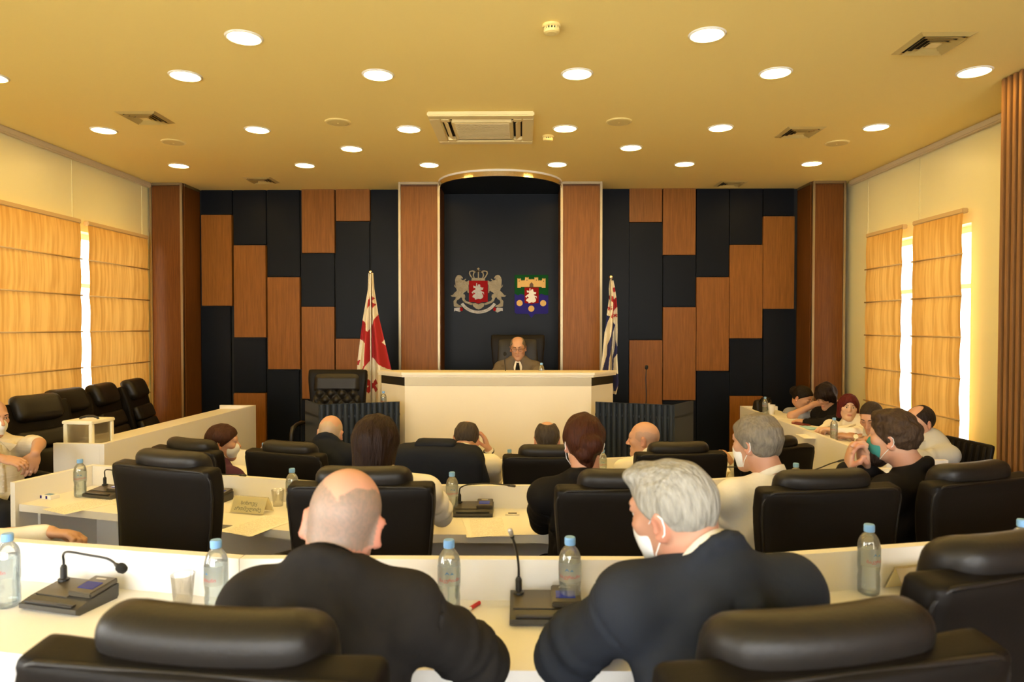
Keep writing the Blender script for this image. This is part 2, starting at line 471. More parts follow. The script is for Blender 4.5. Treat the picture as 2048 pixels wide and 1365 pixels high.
# ---- pillars
def pillar(u0, u1, yf, inner, lab):
    a = at_y(u0, 500, yf).x; b = at_y(u1, 500, yf).x; w = b - a; e = .026
    p = empty('pillar', ((a + b) / 2, yf, 0)); struct(p)
    d = YB - yf
    build(MB().box((0, d / 2 + .012, CEIL / 2), (w - .01, d - .02, CEIL)), 'core', WOOD2, p)
    build(MB().box((0, .006, CEIL / 2 - .02), (w - 2 * e - .002, .014, CEIL - .06), bev=.002), 'front_panel', WOOD if inner else WOOD2, p)
    for s in (-1, 1):
        build(MB().box((s * (w / 2 - e / 2), .004, CEIL / 2), (e, .03, CEIL), bev=.004), 'steel_edge', STEEL, p)
    build(MB().box((0, .004, CEIL - .014), (w - 2 * e, .028, .028), bev=.004), 'steel_edge', STEEL, p)
    for s in (-1, 1):
        build(MB().box((s * (w / 2 - .002), d / 2 + .02, CEIL / 2), (.008, d - .06, CEIL - .06)), 'side_panel', WOOD2, p)
        if not inner: build(MB().box((s * (w / 2 - .001), d / 2 + .02, CEIL - .014), (.012, d - .06, .028)), 'steel_edge', STEEL, p)
    return p
pillar(300, 365.5, 7.58, False, '')
pillar(1624.5, 1691, 7.58, False, '')
pillar(797, 880, 7.58, True, '')
pillar(1121, 1204.5, 7.58, True, '')

# ---- curved canopy over the niche
cxm = (at_y(880, 0, 7.58).x + at_y(1121, 0, 7.58).x) / 2; crx = (at_y(1121, 0, 7.58).x - at_y(880, 0, 7.58).x) / 2
can = struct(empty('canopy', (cxm, 7.6, CEIL)))
N = 40
arc = [(crx * math.cos(PI + PI * i / N), .62 * math.sin(PI + PI * i / N)) for i in range(N + 1)]
build(MB().prism(arc + [(crx, .4), (-crx, .4)], -.055, -.002), 'soffit', NAVY, can)
def band(r0, r1, z0, z1, m, name):
    mb = MB()
    o = [((crx + r1) * math.cos(PI + PI * i / N), (.62 + r1) * math.sin(PI + PI * i / N)) for i in range(N + 1)]
    q = [((crx + r0) * math.cos(PI + PI * i / N), (.62 + r0) * math.sin(PI + PI * i / N)) for i in range(N + 1)]
    for i in range(N): mb.prism([o[i], o[i + 1], q[i + 1], q[i]], z0, z1)
    build(mb, name, m, can)
BRASS = mat('brass_trim', (0.80, 0.66, 0.40), 0.22, 1.0)
band(.0, .012, -.062, -.02, BRASS, 'band'); band(.0, .02, -.02, -.001, WHITE2, 'rim'); band(.0, .018, -.072, -.062, BRASS, 'lip')

# ---- slatted screen wall on the right
SLX = at_y(1999, 400, 4.5).x
sl = struct(build(MB().box(((SLX + .048 + XR) / 2, (YR + 4.5) / 2, CEIL / 2), (XR - SLX - .048, 4.5 - YR, CEIL)), 'wall_slatted', WOOD2))
SLAT = wood_mat('slat_oak', (0.27, 0.135, 0.048), (0.19, 0.09, 0.03), 0.5)
_s = MB().box((0, 0, 0), (.05, .026, CEIL - .01), bev=.003).mesh('slat', SLAT)
for i in range(60): link('slat', _s, sl, T(SLX + .025, 4.485 - i * .052, CEIL / 2))

# ---- window blinds
def blind_fabric(name, c1, c2):
    m = bpy.data.materials.new(name); m.use_nodes = True; nt = m.node_tree; L = nt.links
    nt.nodes.remove(nt.nodes['Principled BSDF']); out = nt.nodes['Material Output']
    tc = nt.nodes.new('ShaderNodeTexCoord'); mp = nt.nodes.new('ShaderNodeMapping'); mp.inputs['Scale'].default_value = (1, 1, .05)
    n = nt.nodes.new('ShaderNodeTexNoise'); n.inputs['Scale'].default_value = 26; n.inputs['Detail'].default_value = 5; n.inputs['Distortion'].default_value = .3
    cr = nt.nodes.new('ShaderNodeValToRGB'); cr.color_ramp.elements[0].color = (*c2, 1); cr.color_ramp.elements[1].color = (*c1, 1)
    cr.color_ramp.elements[0].position = .36; cr.color_ramp.elements[1].position = .6
    df = nt.nodes.new('ShaderNodeBsdfDiffuse'); tl = nt.nodes.new('ShaderNodeBsdfTranslucent'); mx = nt.nodes.new('ShaderNodeMixShader')
    mx.inputs[0].default_value = .066
    L.new(tc.outputs['Object'], mp.inputs[0]); L.new(mp.outputs[0], n.inputs['Vector']); L.new(n.outputs[0], cr.inputs[0])
    L.new(cr.outputs[0], df.inputs[0]); L.new(cr.outputs[0], tl.inputs[0])
    L.new(df.outputs[0], mx.inputs[1]); L.new(tl.outputs[0], mx.inputs[2]); L.new(mx.outputs[0], out.inputs[0])
    return m
BLIND = blind_fabric('blind_linen', (0.78, 0.47, 0.13), (0.62, 0.34, 0.08))
BATTEN = mat('blind_batten', (0.62, 0.42, 0.18), 0.7)
def blind(x, s, y0, y1, ztop, h, taper, label):
    """s: which way the room lies (+1 left wall, -1 right wall)"""
    b = thing('roman_blind', (x, (y0 + y1) / 2, ztop - h), 0, label, 'blind', 'orange roman blinds at the windows')
    w = y1 - y0; NS = 6; ny = 28; nz = 72; rng = random.Random(int(y0 * 100))
    V = []; F = []
    for j in range(nz + 1):
        z = h * (1 - j / nz); t = j / nz; wt = w * (1 - taper * t)
        ph = (t * NS) % 1.0
        for i in range(ny + 1):
            yy = (i / ny - .5) * wt
            bul = .009 * math.sin(PI * ph) + .005 * math.sin(i * 1.3 + 2 * math.sin(j * .05)) * (0.3 + t)
            V.append((s * bul, yy, z))
    for j in range(nz):
        for i in range(ny):
            a = j * (ny + 1) + i; F.append((a, a + 1, a + ny + 2, a + ny + 1))
    link('fabric', mesh_from('fabric', V, F, BLIND, True), b)
    for q in range(1, NS + 1):
        z = h * (1 - q / NS); wt = w * (1 - taper * q / NS) + .02
        build(MB().tube([(s * .012, -wt / 2, z), (s * .012, wt / 2, z)], .007, 6), 'batten', BATTEN, b, smooth=True)
    build(MB().box((-s * .015, 0, h + .012), (.05, w + .01, .04), bev=.006), 'head_rail', BATTEN, b)
blind(-4.09, 1, 6.40, 7.43, 2.84, 2.02, .03, 'wide orange roman blind on the left wall beside the wooden pillar')
blind(-4.09, 1, 5.02, 6.29, 2.84, 2.02, .03, 'orange roman blind cut by the left picture edge, behind the black chairs')
blind(3.56, -1, 6.44, 7.11, 2.80, 2.02, .02, 'narrow orange roman blind on the right wall nearer the wooden pillar')
blind(3.56, -1, 5.57, 6.27, 2.80, 2.02, .02, 'orange roman blind on the right wall nearer the slatted screen')

# ================================================================== ceiling fixtures
LENS = bpy.data.materials.new('lamp_lens'); LENS.use_nodes = True
_n = LENS.node_tree; _n.nodes.remove(_n.nodes['Principled BSDF'])
_e = _n.nodes.new('ShaderNodeEmission'); _e.inputs[0].default_value = (*LAMP_COL, 1); _e.inputs[1].default_value = LAMP
_n.links.new(_e.outputs[0], _n.nodes['Material Output'].inputs[0])
RING = mat('lamp_ring', (0.85, 0.80, 0.68), 0.4)
_lens = MB().lathe([(.088, -.006), (.088, -.003)], 32).mesh('lens', LENS)
_ring = MB(); _rv = []
for (r, z) in ((.088, -.003), (.088, -.008), (.097, -.008), (.102, 0)):
    pass
_rg = MB()
prof = [(.089, 0), (.089, -.008), (.097, -.008), (.103, 0)]; S = 32; V = []; F = []
for r, z in prof:
    for q in range(S): V.append((r * math.cos(2 * PI * q / S), r * math.sin(2 * PI * q / S), z))
for i in range(3):
    for q in range(S): F.append((i * S + q, (i + 1) * S + q, (i + 1) * S + (q + 1) % S, i * S + (q + 1) % S))
_ring = mesh_from('ring', V, F, RING, True)
def downlight(x, y, label):
    o = thing('downlight', (x, y, CEIL), 0, label, 'ceiling light', 'round recessed ceiling lights')
    link('lens', _lens, o); link('ring', _ring, o)
names = {0: 'nearest the left wall', 1: 'second from the left wall', 2: 'third from the left wall', 3: 'third from the right wall', 4: 'second from the right wall', 5: 'nearest the right wall'}
xs = [-3.41, -2.15, -.914, .352, 1.605, 2.85]
for y, nm in ((6.78, 'in the farthest row'), (5.56, 'beside the air conditioner row'), (4.37, 'in the row before the air conditioner')):
    for i, x in enumerate(xs): downlight(x, y, 'lit ceiling light %s, %s' % (nm, names[i]))
downlight(-1.53, 6.16, 'lit ceiling light between the rows, left of the curved canopy')
downlight(.98, 6.16, 'lit ceiling light between the rows, right of the curved canopy')
downlight(-1.54, 3.80, 'large lit ceiling light near the top edge, left half')
downlight(1.02, 3.80, 'large lit ceiling light near the top edge, right half')
for y in (3.17,):
    for x in xs:
        if y < 3 and x > 3: continue
        downlight(x, y, 'round recessed light in the ceiling above and behind the front chairs')

VENTM = mat('vent_enamel', (0.86, 0.68, 0.25), 0.5)
_vf = MB()
def sqring(mb, a, b, z0, z1):
    # sloped square louvre ring: outer half-size a at z0, inner half-size b at z1
    o = [(-a, -a, z0), (a, -a, z0), (a, a, z0), (-a, a, z0)]; q = [(-b, -b, z1), (b, -b, z1), (b, b, z1), (-b, b, z1)]
    mb.add(o + q, [(i, (i + 1) % 4, 4 + (i + 1) % 4, 4 + i) for i in range(4)] + [(4 + i, 4 + (i + 1) % 4, (i + 1) % 4, i) for i in range(4)])
def vent(u, v, label):
    p = at_z(u, v, CEIL)
    o = thing('ceiling_vent', (p.x, p.y, CEIL), 0, label, 'vent', 'square ceiling air diffusers')
    build(MB().box((0, 0, -.002), (.25, .25, .003)), 'backing', DARK, o)
    mb = MB(); sqring(mb, .155, .125, -.001, -.014); build(mb, 'frame', VENTM, o)
    for a, b in ((.118, .096), (.09, .068), (.062, .04)):
        mb = MB(); sqring(mb, a, b, -.022, -.004); build(mb, 'louvre', VENTM, o)
    build(MB().box((0, 0, -.012), (.066, .066, .004)), 'centre_plate', VENTM, o)
vent(1866, 87, 'big square ceiling vent at the upper right, above the slatted screen')
vent(291, 235, 'square ceiling vent on the left above the blinds')
vent(1600, 264, 'square ceiling vent on the right, in line with the air conditioner')
vent(522, 360, 'small square ceiling vent by the front wall, left of the canopy')
vent(1462, 367, 'small square ceiling vent by the front wall, right of the canopy')
SPK = mat('speaker_grille', (0.74, 0.57, 0.20), 0.7, bump=.1, bscale=400)
def speaker(u, v, label):
    p = at_z(u, v, CEIL); o = thing('ceiling_speaker', (p.x, p.y, CEIL), 0, label, 'speaker', 'round flat ceiling speakers')
    build(MB().lathe([(.085, -.001), (.085, -.008), (.08, -.010), (.02, -.011)][::-1], 28), 'grille', SPK, o)
    build(MB().lathe([(.086, 0), (.086, -.009), (.098, -.007), (.102, 0)][::-1], 28), 'rim', VENTM, o)
    build(MB().lathe([(.008, -.011), (.006, -.014)][::-1], 10), 'badge', VENTM, o)
speaker(676, 244, 'round ceiling speaker left of the ceiling air conditioner')
speaker(1238, 243, 'round ceiling speaker right of the ceiling air conditioner')
speaker(347, 284, 'round ceiling speaker near the left blinds')
speaker(1674, 286, 'round ceiling speaker near the right wall')
def detector(u, v, label):
    p = at_z(u, v, CEIL); o = thing('smoke_detector', (p.x, p.y, CEIL), 0, label, 'smoke detector', 'smoke detectors')
    build(MB().lathe([(.048, 0), (.05, -.012), (.045, -.016)][::-1], 24), 'base', VENTM, o)
    build(MB().lathe([(.034, -.016), (.034, -.03)][::-1], 24), 'slot_ring', DARK, o)
    for i in range(14):
        a = 2 * PI * i / 14
        build(MB().box((.037 * math.cos(a), .037 * math.sin(a), -.023), (.008, .008, .016)), 'rib', VENTM, o)
    build(MB().lathe([(.044, -.03), (.04, -.042), (.025, -.047)][::-1], 24), 'cap', VENTM, o)
detector(1103, 50, 'smoke detector near the top edge of the picture')
detector(1096, 272, 'smaller smoke detector beside the ceiling air conditioner')

# ---- ceiling cassette air conditioner
a = at_z(856, 222, CEIL); b = at_z(1062, 280, CEIL)
acx = (at_z(856, 222, CEIL).x + at_z(1066, 224, CEIL).x) / 2; acw = .80; acy = (a.y + b.y) / 2
ac = thing('ceiling_air_conditioner', (acx, acy, CEIL), 0, 'cream square ceiling cassette air conditioner with open flaps', 'air conditioner')
ACM = mat('cassette_plastic', (0.86, 0.71, 0.34), 0.45)
hw = acw / 2
fr = MB(); gi = .24
fr.box((0, -(hw + gi + .07) / 2, -.02), (acw, hw - gi - .07, .036), bev=.008); fr.box((0, (hw + gi + .07) / 2, -.02), (acw, hw - gi - .07, .036), bev=.008)
fr.box((-(hw + gi + .07) / 2, 0, -.02), (hw - gi - .07, 2 * (gi + .07), .036), bev=.008); fr.box(((hw + gi + .07) / 2, 0, -.02), (hw - gi - .07, 2 * (gi + .07), .036), bev=.008)
build(fr, 'frame', ACM, ac)
build(MB().box((0, 0, -.006), (acw - .1, acw - .1, .008)), 'plenum', DARK, ac)
GRI = mat('cassette_grille', (0.62, 0.49, 0.24), 0.6)
g = build(MB().box((0, 0, -.024), (2 * gi, 2 * gi, .03), bev=.01), 'intake_grille', ACM, ac)
for i in range(16): build(MB().box((0, -.2 + i * .0267, -.041), (2 * gi - .06, .012, .006)), 'grille_bar', GRI, g)
for sx in (-1, 1):
    for sy in (-1, 1): build(MB().box((sx * (gi + .035), sy * (gi + .035), -.022), (.07, .07, .034), bev=.006), 'corner_cap', ACM, ac)
for i in range(4):
    M = RZ(i * PI / 2) @ T(0, gi + .038, -.03) @ RX(R(35))
    build(MB().box((0, 0, 0), (2 * gi - .03, .045, .006), bev=.002), 'flap', ACM, ac, M)
# ================================================================== floor tiers
def offset_poly(P, d):
    """offset an open polyline sideways (towards -normal for left-to-right lines = towards the camera), mitred"""
    P = [Vector(p) for p in P]; out = []
    for i in range(len(P)):
        ns = []
        if i > 0: t = (P[i] - P[i - 1]).normalized(); ns.append(Vector((t.y, -t.x)))
        if i < len(P) - 1: t = (P[i + 1] - P[i]).normalized(); ns.append(Vector((t.y, -t.x)))
        n = sum(ns, Vector((0, 0))).normalized(); c = n.dot(ns[0])
        out.append(P[i] + n * (d / c))
    return out
ROW1 = [(-2.75, 2.385), (-.85, 2.03), (.60, 2.035), (2.55, 2.455)]
ROW2 = [(-2.63, 4.13), (-.89, 3.63), (.47, 3.63), (2.20, 4.10)]
ROW3 = [(-2.35, 5.50), (-.85, 5.12), (.45, 5.12), (1.80, 5.46)]
F1, F2 = .26, .15
CARPET = FLOORM
p1 = offset_poly(ROW1, -.06); p2 = offset_poly(ROW2, -.06)
struct(build(MB().prism([(-4.15, YR + .01)] + [(-4.15, p1[0].y)] + [tuple(p) for p in p1] + [(3.14, p1[-1].y), (3.14, YR + .01)], 0, F1), 'floor_tier_upper', CARPET))
struct(build(MB().prism([(-4.15, p1[0].y + .001), (-4.15, p2[0].y)] + [tuple(p) for p in p2] + [(3.14, p2[-1].y), (3.14, p1[-1].y + .001)] + [(p.x, p.y + .001) for p in p1[::-1]], 0, F2), 'floor_tier_lower', CARPET))
FS = .20
struct(build(MB().box((-3.47, 5.9, FS / 2), (1.36, 3.3, FS)), 'floor_platform_left', CARPET))
struct(build(MB().box((2.93, 5.9, FS / 2), (1.36, 3.2, FS)), 'floor_platform_right', CARPET))
struct(build(MB().box((-.23, 7.15, .275), (2.2, .84, .55)), 'floor_dais', CARPET))

# ================================================================== desks
def desk(poly, zd, zt, depth, zf, label, side_l=False, side_r=False):
    d = thing('curved_desk', (poly[1][0], poly[1][1], zf), 0, label, 'desk')
    M = T(-poly[1][0], -poly[1][1], -zf)
    th = .034
    o = offset_poly(poly, -th); n = offset_poly(poly, depth)
    P = [Vector(p) for p in poly]; g = .0015
    for i in range(len(P) - 1):
        t = (P[i + 1] - P[i]).normalized() * g
        def quad(A, B): return [tuple(A[i] + t), tuple(A[i + 1] - t), tuple(B[i + 1] - t), tuple(B[i] + t)]
        bm = MB().prism(quad(P, o), zf, zt, M); build(bm, 'front_panel', WHITE, d)
        build(MB().prism(quad(n, P), zd - .04, zd, M), 'desktop', WHITE, d)
        # supports under the top and the shelf edge
        L = (P[i + 1] - P[i]).length; m = max(1, int(L / 1.1)); tt = (P[i + 1] - P[i]).normalized(); nn = Vector((tt.y, -tt.x))
        for q in range(m + (1 if i == len(P) - 2 else 0)):
            c = P[i] + tt * (L * q / m + (.02 if q == 0 else -.02)); 
            qd = [c + tt * .01, c - tt * .01, c - tt * .01 + nn * (depth - .10), c + tt * .01 + nn * (depth - .10)]
            build(MB().prism([tuple(v) for v in qd], zf, zd - .04, M), 'support_panel', WHITE, d)
    for flag, i in ((side_l, 0), (side_r, -1)):
        if flag:
            e = (P[1] - P[0]).normalized() if i == 0 else (P[-2] - P[-1]).normalized()
            a = P[i]; b = n[i] + (n[i] - P[i]).normalized() * .02
            a2 = o[i]
            build(MB().prism([tuple(a2), tuple(b), tuple(b - e * th), tuple(a2 - e * th)], zf, zt, M), 'side_panel', WHITE, d)
    return d
desk(ROW1, 1.05, 1.173, .42, F1, 'nearest white curved desk row in front of the two suited men')
desk(ROW2, F2 + .75, 1.022, .46, F2, 'middle white curved desk row with a side panel at its left end', True, True)
desk(ROW3, .75, .873, .45, 0, 'farthest white curved desk row facing the tall cream rostrum', True, True)

def bench(x0, y0, x1, y1, s, label):
    """side bench: inner screen from (x0,y0) to (x1,y1); the seats lie on side s"""
    d = thing('side_bench', (x0, y0, FS), 0, label, 'desk')
    M = T(-x0, -y0, -FS); w = .36; th = .034
    A = Vector((x0, y0)); B = Vector((x1, y1)); t = (B - A).normalized(); nn = Vector((t.y, -t.x)) * (1 if s > 0 else -1)
    q = lambda a, b, c, e: [tuple(v) for v in (a, b, c, e)]
    zt, zd = 1.065, 1.03
    build(MB().prism(q(A, B, B + nn * th, A + nn * th), 0.0, zt, M), 'front_panel', WHITE, d)
    A2, B2 = A + t * (th + .001), B - t * (th + .001)
    build(MB().prism(q(A2 + nn * (th + .001), B2 + nn * (th + .001), B2 + nn * w, A2 + nn * w), zd - .04, zd, M), 'desktop', WHITE, d)
    for c in (A, B - t * th):
        build(MB().prism(q(c + nn * (th + .001), c + t * th + nn * (th + .001), c + t * th + nn * (w + .01), c + nn * (w + .01)), FS, zt, M), 'end_panel', WHITE, d)
    return d
bench(-2.876, 4.65, -2.744, 7.0, -1, 'white side bench on the left carrying the clear ballot box')
bench(2.21, 4.15, 2.235, 7.0, 1, 'white side bench on the right where five people lean')

# ---- rostrum
RZT = 1.457
rp = [at_z(803, 746, RZT), at_z(1186, 745, RZT), at_z(1232, 741, RZT), at_z(759, 740, RZT)]
yf = (rp[0].y + rp[1].y) / 2
A = Vector((rp[0].x, yf)); B = Vector((rp[1].x, yf)); C = Vector((rp[2].x, yf + .34)); D = Vector((rp[3].x, yf + .34))
ros = thing('rostrum', ((A.x + B.x) / 2, yf, 0), 0, 'tall cream rostrum with a steel band across its front', 'rostrum')
M = T(-(A.x + B.x) / 2, -yf, 0)
def tr(dx, dy):
    return [(A.x - dx * .6, A.y - dy), (B.x + dx * .6, B.y - dy), (C.x + dx, C.y), (D.x - dx, D.y)]
def shell(z0, z1, dx, dy, th, name, m, sides=(0, 1, 2)):
    P = [Vector(p) for p in ((D.x - dx, D.y), (A.x - dx * .6, A.y - dy), (B.x + dx * .6, B.y - dy), (C.x + dx, C.y))]
    Q = offset_poly(P, -th)
    for i in sides:
        build(MB().prism([tuple(P[i]), tuple(P[i + 1]), tuple(Q[i + 1]), tuple(Q[i])], z0, z1, M), name, m[i] if isinstance(m, list) else m, ros)
shell(0, RZT - .125, -.03, -.02, .03, 'body_panel', ROSTRUM)
shell(RZT - .124, RZT - .046, -.028, -.018, .026, 'band', [BLACKP, STEEL, BLACKP])
Pm = [(D.x, D.y), (A.x, A.y), (B.x, B.y), (C.x, C.y)]
build(MB().prism(Pm, RZT - .045, RZT - .026, M), 'cornice', ROSTRUM, ros)
build(MB().prism([(D.x - .01, D.y), (A.x - .008, A.y - .012), (B.x + .008, B.y - .012), (C.x + .01, C.y)], RZT - .025, RZT, M), 'top_slab', ROSTRUM, ros)
build(MB().prism([(D.x + .12, D.y), (A.x + .05, A.y + .05), (B.x - .05, B.y + .05), (C.x - .12, C.y), (C.x - .12, C.y + .25), (D.x + .12, D.y + .25)], 1.325, 1.35, M), 'inner_desktop', ROSTRUM, ros)
ROSX = (A.x + B.x) / 2

# ---- fluted lecterns either side
def lectern(p0, p1, p2, label):
    """front runs p0 (outer) -> p1 (inner); p2 is the outer back corner"""
    z = 1.21
    a, b, c = [Vector((at_z(u, v, z).x, at_z(u, v, z).y)) for u, v in (p0, p1, p2)]
    d = thing('fluted_lectern', (a.x, a.y, 0), 0, label, 'lectern'); M = T(-a.x, -a.y, 0)
    e = b + (c - a)
    build(MB().prism([tuple(a + (b - a) * .0), tuple(b), tuple(e), tuple(c)], z - .12, z - .10, M), 'top', NAVY2, d)
    t = (b - a); L = t.length; t.normalize(); n = Vector((t.y, -t.x));
    if n.y > 0: n = -n
    build(MB().prism([tuple(a - n * .012), tuple(b - n * .012), tuple(b - n * .03), tuple(a - n * .03)], 0, z, M), 'front_panel', NAVY2, d)
    nf = 14; w = L / nf
    for i in range(nf):
        q0 = a + t * (w * i + .002); pts = []
        for k in range(9):
            an = PI * k / 8; pts.append(tuple(q0 + t * (w - .004) * (.5 - .5 * math.cos(an)) + n * (.022 * math.sin(an)) - n * .0115))
        build(MB().prism(pts, 0, z - .001, M), 'flute', NAVY2, d)
    s = (c - a).normalized(); m2 = Vector((-s.y, s.x)); 
    if m2.dot(b - a) < 0: m2 = -m2
    build(MB().prism([tuple(a + s * .012), tuple(c), tuple(c + m2 * .02), tuple(a + m2 * .02 + s * .012)], 0, z, M), 'side_panel', NAVY2, d)
    return d
lectern((638, 810), (800, 804), (610, 801), 'navy fluted lectern left of the rostrum, before the tufted chair')
lectern((1348, 811), (1190, 804.5), (1387, 802), 'navy fluted lectern right of the rostrum with a thin microphone')

# ================================================================== chairs
def chair_parts(kind='plain'):
    root = empty('office_chair')
    lean, top = R(21 if kind == 'visitor' else 9), 1.13
    W = .55
    h = .70; 
    def shape(V, wt=W, wb=.44, thick=None, curve=.016):
        V = V.copy(); t = V[:, 2] / h + .5
        s = wb / wt + (1 - wb / wt) * np.clip(t * 1.15, 0, 1)
        x = V[:, 0] / (wt / 2)
        V[:, 0] *= s
        V[:, 1] += curve * x * x - .03 * np.cos((t - .25) * 5)
        return V
    Mb = T(0, -.235, .44) @ RX(lean) @ T(0, 0, h / 2)
    def bfn(V):
        V = shape(V)
        return V
    b = cushion('backrest', (W, .085, h), .022, LEATHER, 14, bfn, root, Mb)
    # piping along the shell edge
    rim = []
    hw, hh, rr = W / 2 - .004, h / 2 - .004, .05
    for (cx, cz, a0) in ((hw - rr, hh - rr, 0), (-(hw - rr), hh - rr, 90)):
        for k in range(7):
            a = R(a0 + k * 15); rim.append((cx + rr * math.cos(a), -.034, cz + rr * math.sin(a)))
    rim = [(hw, -.034, -hh + .1 + q * .12) for q in range(5)] + rim + [(-hw, -.034, -hh + .1 + q * .12) for q in range(4, -1, -1)]
    rv = shape(np.array(rim)); build(MB().tube([tuple(v) for v in rv], .0055, 6), 'piping', LEATHER2, b, smooth=True)
    if kind in ('plain', 'visitor'):
        # inner cushions on the sitter's side
        def fcu(V):
            V = V.copy(); x = V[:, 0] / .21
            V[:, 1] += .03 * x * x; return V
        cushion('back_cushion', (.40, .07, .30), .03, LEATHER2, 8, fcu, root, Mb @ T(0, .05, -.16))
        cushion('lumbar_cushion', (.40, .07, .14), .03, LEATHER2, 8, fcu, root, Mb @ T(0, .055, .06))
        def hfn(V):
            V = V.copy(); x = V[:, 0] / .2; z = V[:, 2]
            V[:, 1] += .022 * x * x - .02 * np.clip(z / .1, 0, 1) ** 2
            return V
        cushion('headrest', (.37, .12, .21), .056, LEATHER2, 12, hfn, root, Mb @ T(0, .078, .298))
    elif kind == 'chairman':
        cushion('back_cushion', (.42, .07, .62), .03, LEATHER2, 8, None, root, Mb @ T(0, .05, 0))
    else:
        # buttoned back: quilted diamonds
        nx, nz = 42, 60; V = []; F = []
        for j in range(nz + 1):
            for i in range(nx + 1):
                x = (i / nx - .5) * .46; z = (j / nz - .5) * .64
                p = x / .105; q = z / .12
                d = abs(math.sin(PI * (p + q) / 1)) * abs(math.sin(PI * (p - q) / 1)) if z < .16 else 1.0
                e = min(1, (.5 - abs(i / nx - .5)) * 9) * min(1, (.5 - abs(j / nz - .5)) * 12)
                V.append((x, .045 + (.05 * d ** .45 + .012) * math.sqrt(max(e, 0)), z))
        for j in range(nz):
            for i in range(nx):
                a = j * (nx + 1) + i; F.append((a, a + nx + 1, a + nx + 2, a + 1))
        tb = link('tufted_back', mesh_from('tufted_back', V, F, LEATHER2, True), root, Mb)
        bt = MB().lathe([(.004, -.004), (.011, 0), (.008, .005)], 10).mesh('button', LEATHER, True)
        for i in range(-4, 5):
            for j in range(-5, 6):
                if (i + j) % 2: continue
                x, z = i * .0525, j * .06
                if abs(x) < .2 and -.29 < z < .15: link('button', bt, tb, T(x, .062, z) @ RX(-PI / 2))
    def sfn(V):
        V = V.copy(); V[:, 2] += .012 * np.cos(V[:, 0] * 5) - .02 * np.clip((V[:, 1] - .15) / .1, 0, 1) ** 2; return V
    cushion('seat', (.50, .50, .11), .045, LEATHER2, 8, sfn, root, T(0, .03, .45))
    for s in (-1, 1):
        pts = [(s * .25, -.235, .60), (s * .285, -.20, .645), (s * .285, -.10, .66), (s * .285, .05, .66), (s * .285, .15, .645), (s * .28, .20, .60), (s * .285, .19, .52), (s * .255, .14, .43)]
        build(MB().tube(pts, [.014, .018, .02, .02, .02, .018, .016, .015], 8), 'armrest', BLACKP, root, smooth=True)
    if kind == 'visitor':
        for s in (-1, 1):
            build(MB().tube([(s * .255, .15, .42), (s * .27, .24, .36), (s * .27, .24, .05), (s * .27, .20, .016), (s * .27, -.22, .016)], .014, 8), 'leg', BLACKP, root, smooth=True)
        build(MB().tube([(-.27, -.22, .016), (.27, -.22, .016)], .014, 8), 'cross_bar', BLACKP, root)
    else:
        build(MB().lathe([(.03, .06), (.03, .22), (.022, .22), (.022, .40)], 14), 'column', BLACKP, root, smooth=False)
        bs = MB()
        for k in range(5):
            a = 2 * PI * k / 5 + .3
            bs.tube([(0, 0, .085), (.15 * math.cos(a), .15 * math.sin(a), .08), (.29 * math.cos(a), .29 * math.sin(a), .06)], [.03, .024, .016], 8)
        bs = build(bs, 'base', BLACKP, root, smooth=True)
        cm = MB().lathe([(.02, -.022), (.027, -.018), (.027, .018), (.02, .022)], 14).mesh('caster', BLACKP)
        for k in range(5):
            a = 2 * PI * k / 5 + .3
            link('caster', cm, bs, T(.29 * math.cos(a), .29 * math.sin(a), .027) @ RZ(a) @ RX(PI / 2))
    return root
_proto = {}
def chair(kind, x, y, zf, yaw, label, group=None, name='office_chair', scale=1.0):
    """x,y: the middle of the top edge of the backrest"""
    if kind not in _proto: o = _proto[kind] = chair_parts(kind)
    else: o = copy_tree(_proto[kind])
    o.name = name
    off = Matrix.Rotation(yaw, 3, 'Z') @ Vector((0, -.235 - .70 * math.sin(R(9)) * 1.0, 0)) * scale
    o.matrix_basis = T(x - off.x, y - off.y, zf) @ RZ(yaw) @ Matrix.Scale(scale, 4)
    tag(o, label, 'chair', group)
    return o
G1 = 'black leather swivel chairs at the desk rows'
chair('plain', -.47, .93, F1, R(-7), 'black leather chair cropped at the bottom left, behind the bald man in dark suit', G1)
chair('plain', .468, .945, F1, R(13), 'black leather chair cropped at the bottom right, behind the grey-haired man in navy suit', G1)
chair('plain', 1.02, 1.33, F1, R(18), 'black leather chair cut by the right edge in the nearest row', G1)
chair('plain', -1.53, 2.83, F2, R(-20), 'empty black leather chair in the middle row before the name plate', G1)
chair('plain', -.60, 2.50, F2, R(0), 'black leather chair of the dark-haired woman in white blouse', G1)
chair('plain', .40, 2.47, F2, R(4), 'black leather chair of the auburn-haired woman in black', G1)
chair('plain', 1.135, 2.47, F2, R(9), 'black leather chair of the grey-haired man in white shirt', G1)
chair('plain', 1.79, 2.62, F2, R(20), 'black leather chair at the right edge of the middle row', G1)
chair('plain', -2.05, 4.06, 0, R(-24), 'black leather chair of the woman in purple, far row', G1)
chair('plain', -1.41, 3.96, 0, R(-20), 'black leather chair before the bald man in navy suit, far row', G1)
JCHAIR = chair('plain', -.50, 3.92, 0, R(-6), 'black leather chair under a draped navy jacket, far row', G1)
chair('plain', .165, 3.86, 0, R(0), 'black leather chair of the man with thinning dark hair, far row', G1)
chair('plain', .94, 3.97, 0, R(6), 'black leather chair of the bald man in profile, far row', G1)
chair('plain', 1.58, 4.17, 0, R(20), 'black leather chair at the right end of the far row', G1)
G2 = 'black chairs along the left wall'
chair('visitor', -3.56, 5.0, FS, R(-106), 'empty black chair by the left wall nearest the masked man', G2, 'visitor_chair')
chair('visitor', -3.66, 5.50, FS, R(-96), 'empty black chair by the left wall behind the ballot box', G2, 'visitor_chair')
